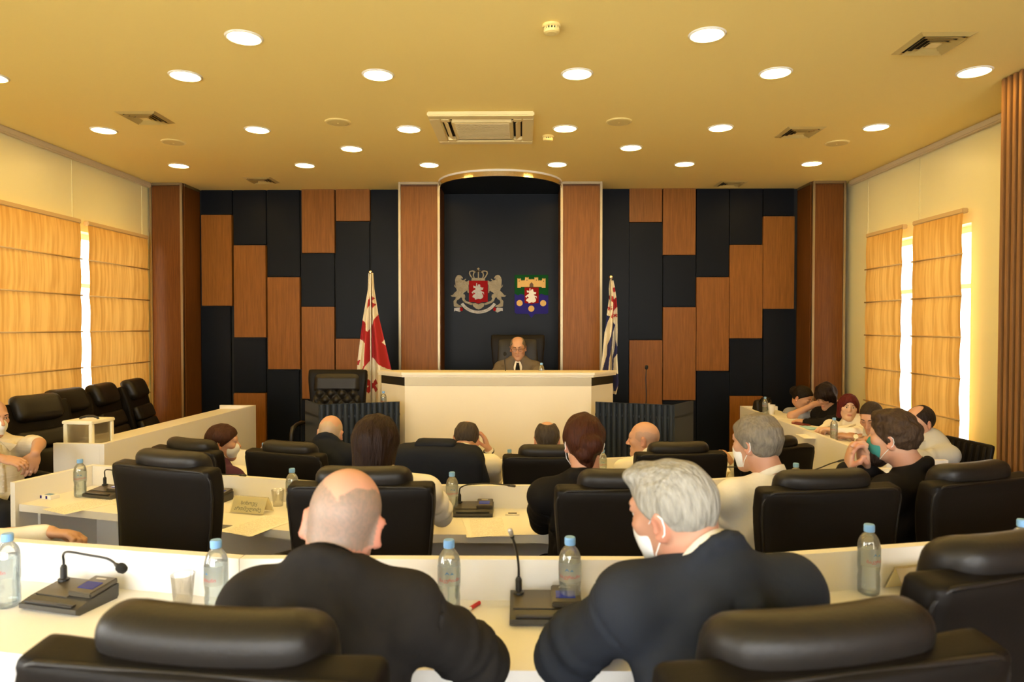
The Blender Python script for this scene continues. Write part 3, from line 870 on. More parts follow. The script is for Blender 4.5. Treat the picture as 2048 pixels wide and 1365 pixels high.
chair('visitor', -3.68, 6.02, FS, R(-84), 'empty black chair by the left wall, second from the wooden pillar', G2, 'visitor_chair')
chair('visitor', -3.70, 6.56, FS, R(-80), 'empty black chair by the left wall nearest the wooden pillar', G2, 'visitor_chair')
chair('visitor', -3.80, 4.58, FS, R(-118), 'black chair under the masked man at the left edge', G2, 'visitor_chair')
chair('tufted', at_y(679, 740, 6.5).x, 6.5, .33, R(180), 'black tufted leather chair behind the left lectern', None, 'tufted_chair', 1.0)
chair('chairman', at_y(1036, 680, 7.22).x, 7.22, .63, R(178), 'high-backed black leather chair of the seated man in the middle', None, 'high_back_chair', 1.02)

def side_chair():
    root = empty('side_chair')
    cushion('seat', (.44, .44, .06), .025, LEATHER, 6, None, root, T(0, 0, .45))
    Mb = T(0, -.22, .48) @ RX(R(10)) @ T(0, 0, .21)
    cushion('backrest', (.44, .035, .42), .016, LEATHER, 8, None, root, Mb)
    for q in range(-3, 4): build(MB().box((q * .058, .02, 0), (.03, .012, .38), bev=.005), 'rib', LEATHER2, root, Mb)
    for sx in (-1, 1):
        build(MB().tube([(sx * .2, .19, .45), (sx * .2, .2, .0)], .012, 8), 'leg', BLACKP, root)
        build(MB().tube([(sx * .2, -.19, .45), (sx * .2, -.21, .0)], .012, 8), 'leg', BLACKP, root)
    return root
_sc = side_chair()
for i, (x, y, yw, lb) in enumerate(((2.79, 4.70, 96, 'slim dark chair of the man in the grey shirt, by the bright window slit'), (2.74, 6.62, 90, 'slim dark chair of the woman in the blue-grey shirt'),
        (2.74, 6.14, 90, 'slim dark chair of the woman in the black top'), (2.74, 5.64, 90, 'slim dark chair of the red-haired woman'), (2.74, 5.16, 90, 'slim dark chair of the man with a wristwatch'))):
    o = _sc if i == 0 else copy_tree(_sc)
    o.matrix_basis = T(x, y, FS) @ RZ(R(yw)); tag(o, lb, 'chair', 'slim chairs at the right side bench')
# ================================================================== people
SKIN = attr_mat('skin', 0.5, bump=0.03, bscale=250)
def cloth(name, col, rough=0.85, bump=0.55, bscale=13, var=0.1):
    return mat(name, col, rough, bump=bump, bscale=bscale, var=var, vscale=6, sheen=0.0, spec=0.15)
def hairmat(name, col, rough=0.55):
    return mat(name, col, rough, bump=0.9, bscale=18, var=0.6, vscale=22, stretch=(6, 3.5, 1.0), spec=0.15)
CL = {
 'charcoal': cloth('charcoal_suit', (0.020, 0.018, 0.017)), 'navy': cloth('navy_suit', (0.022, 0.026, 0.036)),
 'darknavy': cloth('dark_navy_suit', (0.012, 0.014, 0.020)), 'black': cloth('black_cloth', (0.008, 0.007, 0.007)),
 'white': cloth('white_shirt', (0.80, 0.76, 0.68)), 'purple': cloth('purple_jacket', (0.075, 0.028, 0.060)),
 'greysuit': cloth('grey_suit', (0.13, 0.105, 0.08)), 'bluegrey': cloth('blue_grey_shirt', (0.26, 0.27, 0.31)),
 'greyshirt': cloth('pale_grey_shirt', (0.47, 0.46, 0.42)), 'paleblue': cloth('pale_blue_shirt', (0.55, 0.56, 0.56)),
 'cream': mat('striped_cream_shirt', (0.66, 0.60, 0.48), 0.85, bump=0.3, bscale=9, var=0.16, vscale=5, stretch=(.7, .7, 12), spec=0.15), 'trousers': cloth('dark_trousers', (0.020, 0.022, 0.028)),
}
MASKW = mat('white_mask', (0.78, 0.80, 0.80), 0.8); MASKG = mat('green_mask', (0.03, 0.22, 0.20), 0.8); STRAP = mat('mask_strap', (0.85, 0.85, 0.83), 0.7)
SILVERW = mat('watch_face', (0.75, 0.70, 0.55), 0.3, 0.3)
EYEM = mat('eye_white', (0.75, 0.70, 0.64), 0.25); IRIS = mat('iris', (0.03, 0.018, 0.01), 0.2)

def head_ops(F, M, s=1.0, ears=25, fem=False, eyes='open'):
    """add a head to field F, head frame M (x right, y forward, z up)"""
    R3 = M.to_3x3(); 
    def p(x, y, z): return M @ Vector((x * s, y * s, z * s))
    def el(c, r, k=.02, mode='u', rot=None):
        F.ell(p(*c), [q * s for q in r], (R3 @ rot.to_3x3()) if rot else R3, k, mode)
    def co(a, b, ra, rb, k=.02): F.cone(p(*a), p(*b), ra * s, rb * s, k)
    el((0, -.012, .03), (.076, .097, .090)); el((0, .026, -.03), (.058 if fem else .060, .061, .083), .03)
    for x in (-1, 1):
        co((x * (.038 if fem else .042), -.005, -.060), (x * .008, .062, -.098), .020, .020, .03)
        el((x * .042, .060, -.015), (.022, .022, .02), .02)
    el((0, .068, -.099), (.022, .022, .021), .02)
    if not fem: co((-.034, .078, .033), (.034, .078, .033), .012, .012, .02)
    co((0, .084 if fem else .086, .018), (0, .101 if fem else .110, -.019 if fem else -.026), .006 if fem else .007, .008 if fem else .012, .014)
    for x in (-1, 1): el((x * (.008 if fem else .012), .090 if fem else .097, -.022 if fem else -.030), (.007, .009, .006) if fem else (.009, .011, .008), .006)
    for x in (-1, 1): el((x * .031, .100, .012), (.017, .013, .011), .012, 's')
    for x in (-1, 1):
        if eyes == 'down': el((x * .031, .080, .011), (.0165, .0125, .0115), .006)
        else: el((x * .031, .0815, .0195), (.0165, .0125, .0055), .006); el((x * .031, .080, .001), (.0150, .0110, .0045), .006)
    el((0, .085, -.058), (.022, .009, .0055), .006); el((0, .084, -.0685), (.019, .009, .006), .006)
    for x in (-1, 1):
        rot = RZ(R(-x * ears))
        el((x * .081, -.014, -.008), (.009, .022, .034), .008, 'u', rot)
        el((x * .090, -.006, -.008), (.008, .011, .020), .006, 's', rot)

def hand_ops(F, W, d, n, right, curl=.5, s=1.0, spread=0.0):
    d = d.normalized(); n = (n - d * n.dot(d)).normalized(); t = d.cross(n) if right else n.cross(d)
    M = Matrix((t, d, n)).transposed()
    F.ell(W + d * .048 * s, (.041 * s, .055 * s, .017 * s), M, .012)
    L = (.072, .082, .077, .060); o = (.031, .0105, -.0105, -.031)
    for i in range(4):
        b = W + (d * (.088 - abs(i - 1.2) * .005) + t * o[i]) * s; a = curl * .55
        dd = d + t * (o[i] * spread)
        for q, f in enumerate((.44, .31, .25)):
            e = b + (dd * math.cos(a) + n * math.sin(a)) * (L[i] * f * s)
            F.cone(b, e, (.0095 - q * .0008) * s, (.0090 - q * .001) * s, .005); b = e; a += curl * (.9 + .1 * i)
    b = W + (d * .022 + t * .028 + n * .004) * s
    v = (d * .62 + t * .62 + n * (.25 + .3 * curl)).normalized()
    e = b + v * .045 * s; F.cone(b, e, .0135 * s, .0105 * s, .008)
    v2 = (d * .9 + t * (.35 - .5 * curl) + n * (.2 + .5 * curl)).normalized(); F.cone(e, e + v2 * .032 * s, .0105 * s, .0085 * s, .005)

HAIRS = {}
def hair_field(kind, h):
    F = Field(h)
    def base(t, dz=0): F.ell((0, -.012, .03 + dz), (.076 + t, .097 + t, .090 + t), None, .01)
    face = lambda c=(0, .105, -.03), r=(.060, .080, .088): F.ell(c, r, None, .012, 's')
    if kind == 'short':
        base(.010); F.noise(.0009, (160, 160, 120), 1); F.half((0, .088, .072), (0, .60, -.80), .012)
    elif kind == 'buzz':
        base(.005); F.half((0, .080, .078), (0, .62, -.78), .012)
    elif kind == 'thin':
        base(.009); F.noise(.0008, (160, 160, 120), 2); F.half((0, .088, .066), (0, .60, -.80), .012); F.ell((0, .075, .125), (.05, .075, .075), None, .015, 's')
    elif kind == 'crown':
        base(.008); F.noise(.0008, (160, 160, 120), 2); F.half((0, .075, .06), (0, .66, -.75), .012); F.ell((0, -.01, .135), (.05, .105, .042), None, .012, 's')
    elif kind == 'receding':
        base(.009); F.half((0, .060, .06), (0, .75, -.66), .012); F.ell((0, .055, .125), (.058, .085, .085), None, .015, 's')
    elif kind == 'receding_far':
        base(.007); F.half((0, .050, .05), (0, .78, -.62), .012); F.ell((0, .050, .125), (.064, .115, .085), None, .015, 's')
    elif kind == 'grey_combed':
        base(.006); F.ell((.0, .062, .097), (.058, .045, .026), None, .03); F.noise(.0012, (140, 90, 60), 3); F.half((0, .115, .070), (0, .56, -.83), .012)
    elif kind == 'grey_wavy':
        base(.017); F.noise(.0022, (90, 90, 110), 4); F.half((0, .092, .062), (0, .66, -.75), .012)
    elif kind == 'fluffy':
        base(.015, .004); F.ell((0, .02, .105), (.07, .08, .03), None, .03); F.noise(.0022, (130, 130, 130), 5); F.half((0, .098, .060), (0, .66, -.75), .012)
    elif kind == 'long_bob':
        base(.017); F.cone((0, -.03, .02), (0, -.04, -.13), .098, .090, .03); F.ell((.03, -.06, -.15), (.08, .06, .045), None, .03); F.noise(.0014, (150, 150, 30), 6)
        face((0, .105, -.04), (.058, .085, .11)); F.half((0, .03, -.08), (0, .75, -.66), .02); F.half((0, 0, -.165), (0, 0, -1), .01)
    elif kind == 'updo':
        base(.017); F.ell((.012, -.112, .000), (.052, .046, .050), None, .012); F.ell((-.015, -.116, -.040), (.040, .034, .032), None, .008); F.cone((0, -.075, -.05), (0, -.07, -.085), .045, .03, .02); F.noise(.0016, (110, 110, 60), 7)
        F.half((0, .090, .060), (0, .72, -.69), .012)
    elif kind == 'low_bun':
        base(.015); F.ell((0, -.128, -.02), (.036, .034, .036), None, .012); F.noise(.0012, (120, 120, 60), 8); F.half((0, .092, .060), (0, .66, -.75), .012)
    elif kind == 'parted':
        base(.010); F.ell((0, -.115, .03), (.05, .04, .05), None, .015); F.noise(.001, (120, 120, 60), 9); F.half((0, .078, .062), (0, .66, -.75), .012)
    elif kind == 'red_bob':
        base(.013)
        for x in (-1, 1): F.cone((x * .072, -.015, .02), (x * .074, -.015, -.085), .026, .030, .03)
        F.cone((0, -.06, 0), (0, -.06, -.075), .06, .055, .03); F.noise(.0011, (150, 150, 30), 10); face((0, .115, -.032), (.064, .088, .098))
    elif kind == 'shaggy':
        base(.022, .004); F.cone((0, -.05, -.01), (0, -.055, -.08), .075, .055, .03)
        for x in (-1, 1): F.cone((x * .072, .01, .03), (x * .076, .0, -.035), .03, .028, .03)
        F.noise(.003, (80, 80, 60), 11); face((0, .118, -.05), (.064, .085, .085))
    elif kind == 'beard':
        F.ell((0, .058, -.095), (.052, .050, .050), None, .01); F.noise(.0018, (160, 160, 90), 12); F.half((0, 0, -.072), (0, 0, 1), .01)
    return F

def stub(mask_kind):
    def f(P):
        x, y, z = P[:, 0], P[:, 1], P[:, 2]
        n = .010 * np.sin(x * 70 + 1) + .006 * np.sin(y * 110) + .004 * np.sin(z * 150 + x * 90)
        if mask_kind == 'horseshoe':    # grey band round the sides and back, bald crown dipping at the back
            top = .088 - np.clip((.045 - np.abs(x)) / .045, 0, 1) * .060 + n
            low = -.050 + np.clip(y + .05, 0, 1) * .6
            return ((z < top) & (z > low) & (y < .05)).astype(float)
        if mask_kind == 'shaved':
            low = -.055 + np.clip(y + .06, 0, 1) * .7
            return ((z < .055 + n) & (z > low) & (y < .04)).astype(float) * .55
        low = -.055 + np.clip(y + .06, 0, 1) * .7
        return ((z < .06 + n) & (z > low) & (y < .035)).astype(float)
    return f

def person(label, H, hyaw=0, pitch=0, roll=0, tyaw=0, zf=0, neck=(0, -.055, -.145), hip=(0, .0), arms=None, top='white', sleeve='long',
           hair=None, haircol=(.03, .02, .015), stubble=None, stubcol=(.3, .28, .25), face=False, mask=None, skin=(.52, .285, .18), bulk=1.0,
           collar=None, vneck=False, h=.006, hs=.97, legs=True, ears=25, beard=None, sw=.165, suit=True, wrinkle=.0022, flush=(0, 0, 0), fem=False, eyes='open', watch=None, placket=False):
    H = Vector(H); hy, ty = R(hyaw), R(tyaw)
    MH = T(*H) @ RZ(hy) @ RX(R(-pitch)) @ RY(R(roll))
    Rt = Matrix.Rotation(ty, 3, 'Z')
    Nk = H + Rt @ Vector(neck)
    hipc = Vector((Nk.x, Nk.y, zf + .56)) + Rt @ Vector((hip[0], hip[1], 0))
    spine = (Nk - hipc).normalized()
    fx = Rt @ Vector((1, 0, 0)); fy = spine.cross(fx).normalized() * 1.0
    if fy.dot(Rt @ Vector((0, 1, 0))) < 0: fy = -fy
    Mt = Matrix((fx, fy, spine)).transposed()
    def sp(t, x=0, y=0): return Nk + (hipc - Nk) * t + fx * x + fy * y
    sh = {-1: Nk + fx * -sw + Rt @ Vector((0, .012, -.072)), 1: Nk + fx * sw + Rt @ Vector((0, .012, -.072))}
    A = {}
    for s, key in ((-1, 'L'), (1, 'R')):
        a = (arms or {}).get(key)
        if a is None:
            e = sh[s] + Rt @ Vector((s * .07, .14, -.25)); w = e + Rt @ Vector((-s * .12, .20, .02)); a = dict(el=e, wr=w)
        a = dict(a); a['el'] = Vector(a['el']); a['wr'] = Vector(a['wr'])
        fd = (a['wr'] - a['el']).normalized()
        a.setdefault('hd', fd); a.setdefault('pn', Vector((0, 0, -1))); a.setdefault('curl', .45); A[s] = a
    root = Vector((hipc.x, hipc.y, zf))
    # --- the body: one continuous skin surface
    F = Field(h)
    head_ops(F, MH, hs, ears, fem, eyes)
    F.cone(MH @ Vector((0, -.028, -.045)), Nk + Vector((0, 0, -.01)), .056, .064, .03)
    F.cone(Nk, sp(.45), .05, .06, .03)
    for s in (-1, 1):
        F.cone(Nk + Vector((0, 0, -.03)), sh[s], .045, .04, .03); a = A[s]
        F.cone(sh[s], a['el'], .042, .036, .02); F.cone(a['el'], a['wr'], .038, .026, .015)
        hand_ops(F, a['wr'], Vector(a['hd']), Vector(a['pn']), s > 0, a['curl'], a.get('hs', 1.0))
    V, Fc = F.mesh()
    me = mesh_from('person', V - np.array(root), Fc, SKIN, True)
    inv = np.array(MH.inverted()); L = (V @ inv[:3, :3].T + inv[:3, 3]) / hs
    c = np.tile(np.array(skin), (len(V), 1)); x, y, z = L[:, 0], L[:, 1], L[:, 2]
    near = (np.abs(x) < .12) & (np.abs(y) < .14) & (z > -.15) & (z < .14)
    red = np.zeros(len(V)); red += ((np.abs(x) > .076) & near) * .8; red += (np.exp(-((x / .02) ** 2 + ((y - .11) / .02) ** 2 + ((z + .02) / .02) ** 2))) * .6
    red += np.exp(-(((np.abs(x) - .042) / .02) ** 2 + ((y - .075) / .03) ** 2 + ((z + .02) / .02) ** 2)) * .35
    red += near * (z < -.05) * (y < 0) * .4
    c *= 1 - red[:, None] * np.array([.02, .24, .28])
    lip = np.exp(-((x / .021) ** 4 + ((z + .0635) / .0095) ** 4)) * (y > .07); lw = .9 if fem else .45
    c = c * (1 - lip[:, None] * lw) + lip[:, None] * lw * np.array([.42, .12, .10])
    if eyes == 'down': c *= 1 - .75 * (np.exp(-(((np.abs(x) - .031) / .015) ** 4 + ((z - .003) / .003) ** 2)) * (y > .07))[:, None]
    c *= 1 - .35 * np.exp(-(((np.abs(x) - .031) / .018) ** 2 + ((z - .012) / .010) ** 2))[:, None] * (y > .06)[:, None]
    if stubble:
        m = stub(stubble)(L) * near; m = m * (.72 + .28 * np.random.RandomState(3).rand(len(V)))
        m = np.clip(m * (1 - (np.abs(x) > .0765)), 0, 1)[:, None]; c = c * (1 - m * .85) + m * .85 * np.array(stubcol)
    if flush != (0, 0, 0): c = c * (1 + near[:, None] * np.array(flush))
    set_col(me, np.clip(c, 0, 1))
    p = tag(link('person', me, None, T(*root)), label, 'person')
    iM = T(*(-root))
    def add(name, Fd, m):
        V, Fc = Fd.mesh(); return link(name, mesh_from(name, V - np.array(root), Fc, m, True), p)
    def addl(name, me): return link(name, me, p, iM @ MH @ Matrix.Scale(hs, 4))
    # --- clothing
    b = bulk; inf = .010 if suit else .0
    G = Field(max(h, .008))
    G.ell(sp(.30), (.155 * b + inf, .112 * b + inf, .19), Mt, .05); G.ell(sp(.66, 0, .015), (.158 * b + inf, .125 * b + inf, .18), Mt, .06)
    G.ell(sp(.98), (.175 * b + inf, .135 * b + inf, .10), Mt, .06)
    G.cone(sh[-1], sh[1], .062 + inf, .062 + inf, .05); G.cone(Nk + Vector((0, 0, -.02)), sp(.3), .070 + inf, .10, .05)
    for s in (-1, 1):
        G.cone(Nk + Vector((0, 0, -.025)) + fx * (s * .03), sh[s], .052 + inf, .060 + inf, .03); a = A[s]
        if sleeve == 'long':
            G.cone(sh[s], a['el'], .064 + inf, .050 + inf, .035); G.cone(a['el'], a['el'].lerp(a['wr'], .93), .050 + inf, .036 + inf * .6, .02)
        else: G.cone(sh[s], sh[s].lerp(a['el'], .80), .066, .060, .035)
    nax = (MH @ Vector((0, -.028, -.045)) - Nk).normalized(); rx = (fx - nax * fx.dot(nax)).normalized(); ry = nax.cross(rx)
    if ry.dot(fy) < 0: ry = -ry
    if suit:
        for i in range(3 if vneck else 0, 12 if vneck else 14):
            a0, a1 = 2 * PI * i / 14, 2 * PI * (i + 1) / 14
            q = lambda a: Nk + rx * (.068 * math.sin(a)) + ry * (.072 * math.cos(a) + .004) + nax * (.006 - .018 * math.cos(a))
            G.cone(q(a0), q(a1), .015, .015, .020)
    def ring(cen, ax, r, rr, k, mode, tilt=0.0):
        ax = ax.normalized(); u = ax.orthogonal().normalized(); w = ax.cross(u); ps = [cen + (u * math.cos(q * PI / 7) + w * math.sin(q * PI / 7)) * r + ax * (tilt * math.cos(q * PI / 7)) for q in range(15)]
        for q in range(14): G.cone(ps[q], ps[q + 1], rr, rr, k, mode)
    if suit:
        for s in (-1, 1):
            e_, h_ = A[s]['el'], sh[s]; ax = e_ - h_
            ring(h_ + ax * .10, ax, .066 + inf, .005, .010, 's')
            for q, t_ in enumerate((.62, .76, .90)): ring(h_ + ax * t_, ax, .047 + inf, .010, .018, 'u', .014 * (-1) ** q)
            G.cone(sp(.07, s * .05, -.085), sp(.36, s * .145, -.055), .014, .020, .035); G.cone(sp(.30, s * .03, -.118), sp(.55, s * .13, -.075), .010, .016, .03)
        G.cone(sp(.06, 0, -.10), sp(.9, 0, -.150 * b), .006, .010, .010, 's')
    else:
        for s in (-1, 1):
            e_, h_ = A[s]['el'], sh[s]; ax = e_ - h_
            for q, t_ in enumerate((.45, .60, .74) if sleeve == 'long' else (.55,)): ring(h_ + ax * t_, ax, .050, .010, .020, 'u', .018 * (-1) ** q)
            G.cone(sp(.12, s * .07, -.085), sp(.42, s * .135, -.05), .010, .014, .03); G.cone(sp(.45, s * .02, -.105), sp(.72, s * .12, -.07), .008, .012, .025)
            G.cone(sp(.16, s * .07, .095), sp(.45, s * .03, .118), .010, .012, .03)
    if vneck:
        G.cone(Nk + fy * .14 + Vector((0, 0, .05)), sp(.66, 0, .17), .074, .030, .01, 's')
        for s in (-1, 1): G.cone(Nk + fx * (s * .062) + fy * .045, sp(.62, s * .030, .130), .019, .017, .010)
    if wrinkle: G.noise(wrinkle, (34, 34, 40), int(abs(H.x) * 100) % 97)
    gar = add({'white': 'shirt', 'cream': 'shirt', 'bluegrey': 'shirt', 'greyshirt': 'shirt', 'paleblue': 'shirt'}.get(top, 'jacket'), G, CL[top])
    if placket:
        gv = np.array([v.co for v in gar.data.vertices]) + np.array(root) - np.array(Nk)
        lx, ly, lt = gv @ np.array(fx), gv @ np.array(fy), gv @ np.array(hipc - Nk) / (hipc - Nk).length_squared
        def front(t, x):
            m = (np.abs(lx - x) < .018) & (np.abs(lt - t) < .035); return float(ly[m].max()) if m.any() else .1
        ts = [.08 + .10 * q for q in range(9)]; pv = []; pf = []
        for t in ts:
            for x in (-.017, .017): pv.append(tuple(sp(t, x, front(t, x) + .003) - root)); pv.append(tuple(sp(t, x, front(t, x) - .006) - root))
        for q in range(8):
            a_ = q * 4; pf += [(a_, a_ + 2, a_ + 6, a_ + 4), (a_, a_ + 4, a_ + 5, a_ + 1), (a_ + 2, a_ + 3, a_ + 7, a_ + 6)]
        pk = link('placket', mesh_from('placket', pv, pf, CL[top], True), p)
        bm_ = MB().lathe([(.006, 0), (.006, .003), (.004, .004)], 10).mesh('button', EYEM)
        for t in ts[1:]: link('button', bm_, pk, T(*(sp(t, 0, front(t, 0) + .003) - root)) @ fy.to_track_quat('Z', 'Y').to_matrix().to_4x4())
        for s in (-1, 1):
            c0 = [sp(-.06, s * .062, .035), sp(.02, s * .018, front(.06, 0) - .01), sp(.20, s * .055, front(.20, s * .055) + .005), sp(.10, s * .088, front(.10, s * .088) + .006)]
            cv = [tuple(q - root) for q in c0] + [tuple(q - root + fy * .006) for q in c0]
            link('collar_wing', mesh_from('collar_wing', cv, [(0, 1, 2, 3), (7, 6, 5, 4), (0, 4, 5, 1), (1, 5, 6, 2), (2, 6, 7, 3), (3, 7, 4, 0)], CL[top]), p)
    if vneck:
        S = Field(max(h, .007)); S.ell(sp(.30), (.140, .106, .18), Mt, .05); S.ell(sp(.6, 0, .012), (.14, .116, .16), Mt, .05); S.cone(Nk, sp(.2, 0, .03), .066, .08, .03)
        add('shirt', S, CL['white'])
    if collar:
        n = 24; V = []; Fq = []
        for (r, zz) in ((.065, -.004), (.064, .024), (.068, .024), (.069, -.004)):
            for i in range(n):
                a = 2 * PI * i / n
                q = Nk + rx * (r * math.sin(a)) + ry * (r * 1.03 * math.cos(a) + .004) + nax * (zz + .010 - .016 * math.cos(a))
                V.append(tuple(q - root))
        for j in range(3):
            for i in range(n): Fq.append((j * n + i, j * n + (i + 1) % n, (j + 1) * n + (i + 1) % n, (j + 1) * n + i))
        link('collar', mesh_from('collar', V, Fq, CL[collar], True), p)
    if legs:
        G = Field(.016)
        for s in (-1, 1):
            hp = hipc + Rt @ Vector((s * .09, 0, -.02)); kn = hipc + Rt @ Vector((s * .12, .40, -.01)); an = Vector((kn.x, kn.y, zf + .09)) + Rt @ Vector((0, .03, 0))
            G.cone(hp, kn, .088, .066, .04); G.cone(kn, an, .064, .05, .03)
            cushion('shoe', (.09, .26, .08), .035, BLACKP, 5, None, p, T(an.x - root.x, an.y - root.y, .045) @ RZ(ty) @ T(0, .07, 0))
        G.ell(hipc, (.17, .13, .11), Mt, .05); add('trousers', G, CL['trousers'])
    # --- hair, eyes, mask
    if hair:
        key = (hair,)
        if key not in HAIRS: HAIRS[key] = hair_field(hair, .0045).mesh()
        V, Fc = HAIRS[key]; addl('hair', mesh_from('hair', V, Fc, hairmat('hair_' + hair, haircol), True))
    if beard:
        V, Fc = hair_field('beard', .005).mesh(); addl('beard', mesh_from('beard', V, Fc, hairmat('beard', beard), True))
    if face:
        for s in (-1, 1):
            if eyes == 'down': continue
            eb = MB().lathe([(.0006, -.012), (.006, -.0105), (.0105, -.006), (.012, 0), (.0105, .006), (.0065, .0101), (.0006, .0102)], 14)
            e = addl('eye', eb.mesh('eye', EYEM, True)); e.matrix_basis = e.matrix_basis @ T(s * .031, .0772, .0105) @ RX(-PI / 2)
            ir = build(MB().lathe([(.0058, .0098), (.0045, .0112), (.001, .0122)], 12), 'iris', IRIS, e)
        for s in (-1, 1):
            pts = [(s * .014, .099, .030), (s * .026, .099, .035), (s * .038, .093, .035), (s * .048, .083, .030)]
            addl('eyebrow', MB().tube([(q[0], q[1] - (.006 if fem else .003), q[2]) for q in pts], [.0018, .0022, .002, .001] if fem else [.0026, .0032, .0028, .0013], 6).mesh('eyebrow', hairmat('brow', (.025, .016, .012)), True))
    if mask:
        K = Field(.005); K.ell((0, .036, -.045), (.064, .066, .072), None, .01); K.ell((0, .091, -.035), (.022, .022, .030), None, .025); K.ell((0, .070, -.098), (.026, .022, .020), None, .025)
        K.half((0, 0, -.004), (0, -.25, 1), .004); K.half((0, .03, 0), (0, -1, .0), .004); K.half((0, 0, -.125), (0, 0, -1), .004)
        V, Fc = K.mesh(); mo = addl('face_mask', mesh_from('face_mask', V, Fc, mask, True))
        for s in (-1, 1):
            for (a, bz) in (((s * .060, .035, -.012), .022), ((s * .052, .035, -.098), -.034)):
                pts = [a, (s * .076, .012, (a[2] + bz) / 2), (s * .084, -.012, bz), (s * .086, -.026, bz * .6)]
                build(MB().tube(pts, .0016, 5), 'strap', STRAP, mo)
            build(MB().tube([(s * .086, -.026, .013), (s * .089, -.031, -.004), (s * .086, -.026, -.021)], .0016, 5), 'strap', STRAP, mo)
    if watch:
        a = A[watch[0]]; ax = (a['wr'] - a['el']).normalized(); cen = a['el'].lerp(a['wr'], .95) - root; u = ax.orthogonal().normalized(); w = ax.cross(u)
        mb = MB(); mb.tube([cen + (u * math.cos(q * PI / 8) + w * math.sin(q * PI / 8)) * .030 for q in range(17)], .008, 6)
        wo = build(mb, 'wristwatch', watch[1], p, None, True)
        out = Vector((0, 0, 1)); out = (out - ax * out.dot(ax)).normalized(); out2 = (Vector((0, -1, .4)) - ax * Vector((0, -1, .4)).dot(ax)).normalized()
        build(MB().lathe([(.017, 0), (.017, .008), (.014, .009)], 16), 'dial', SILVERW, wo, T(*(cen + out2 * .030)) @ out2.to_track_quat('Z', 'Y').to_matrix().to_4x4())
    return p, MH, iM, dict(N=Nk, fx=fx, fy=fy, sp=sp, root=root)

def P(u, v, y): return at_y(u, v, y)
# ---------------- nearest row
person('bald man seen from behind in a dark charcoal suit, nearest row', P(688, 1050, 1.44), 2, 20, 8, -2, F1, neck=(-.01, -.085, -.085), hip=(0, 0),
       arms=dict(L=dict(el=P(470, 1345, 1.50), wr=(-.50, 1.82, 1.085)), R=dict(el=P(962, 1322, 1.52), wr=(-.24, 1.80, 1.085))),
       top='charcoal', stubble='horseshoe', stubcol=(.19, .175, .145), skin=(.60, .30, .215), collar='black', h=.005, ears=50, bulk=1.05, sw=.150)
person('grey-haired man in a navy suit with a white mask, nearest row', P(1348, 1030, 1.44), 45, 10, -4, 8, F1, neck=(.055, -.075, -.090), hip=(0, 0),
       arms=dict(L=dict(el=P(1125, 1310, 1.50), wr=(.30, 1.80, 1.085)), R=dict(el=P(1560, 1290, 1.55), wr=(.42, 1.82, 1.085))),
       top='navy', hair='grey_combed', haircol=(.27, .255, .22), skin=(.47, .24, .155), mask=MASKW, collar='white', h=.005, bulk=1.05, sw=.165, face=True, hs=.93)
# ---------------- middle row
person('woman with dark shoulder-length hair in a white blouse', P(755, 889, 2.92), -12, 4, 0, -6, F2, neck=(.035, -.05, -.118), sw=.185, arms=dict(L=dict(el=P(640, 1050, 3.05), wr=(-.70, 3.3, .94)), R=dict(el=P(882, 1030, 3.02), wr=(-.40, 3.34, .95))),
       top='white', hair='long_bob', haircol=(.017, .007, .0035), suit=False, bulk=1.05)
person('woman with auburn pinned-up hair in a black blazer', P(1167, 887, 2.95), 6, 6, 0, 4, F2, arms=dict(L=dict(el=P(1085, 1040, 3.12), wr=(.22, 3.36, .94)), R=dict(el=P(1260, 1040, 3.1), wr=(.36, 3.36, .94))),
       top='black', hair='updo', haircol=(.042, .011, .004), mask=MASKW, bulk=.95)
person('grey-haired man in a white shirt looking left', P(1512, 888, 2.90), 38, 4, 0, 10, F2, neck=(.04, -.06, -.14), arms=dict(L=dict(el=P(1462, 1060, 2.95), wr=(.78, 3.25, .94)), R=dict(el=P(1660, 1050, 2.95), wr=(.95, 3.28, .94))),
       top='white', hair='grey_wavy', haircol=(.17, .145, .11), mask=MASKW, suit=False, bulk=1.08, collar='white')
pw = P(1708, 938, 3.02)
person('young bearded man in a black suit with clasped hands', P(1786, 878, 2.95), 45, -3, 0, 28, F2, neck=(.05, -.07, -.14),
       arms=dict(L=dict(el=P(1650, 1010, 3.10), wr=pw + Vector((-.03, .0, .0)), hd=(.15, -.1, 1), pn=(1, -.2, 0), curl=.75), R=dict(el=P(1800, 1000, 3.05), wr=pw + Vector((.045, .0, .0)), hd=(-.15, -.1, 1), pn=(-1, -.2, 0), curl=.8)),
       top='black', hair='fluffy', haircol=(.045, .026, .014), mask=MASKG, collar='white', beard=(.02, .012, .008), bulk=1.0, h=.005, hs=.91)
person('person at the left edge, only a white-sleeved arm in view', (-2.42, 2.66, 1.40), -35, 0, 0, -35, F2,
       arms=dict(R=dict(el=P(-40, 1085, 2.50), wr=P(100, 1066, 2.54), hd=(.95, .05, -.10), pn=(-.1, -.25, -1), curl=.95, hs=1.05)), top='white', hair='short', haircol=(.03, .02, .015), suit=False, h=.0048)
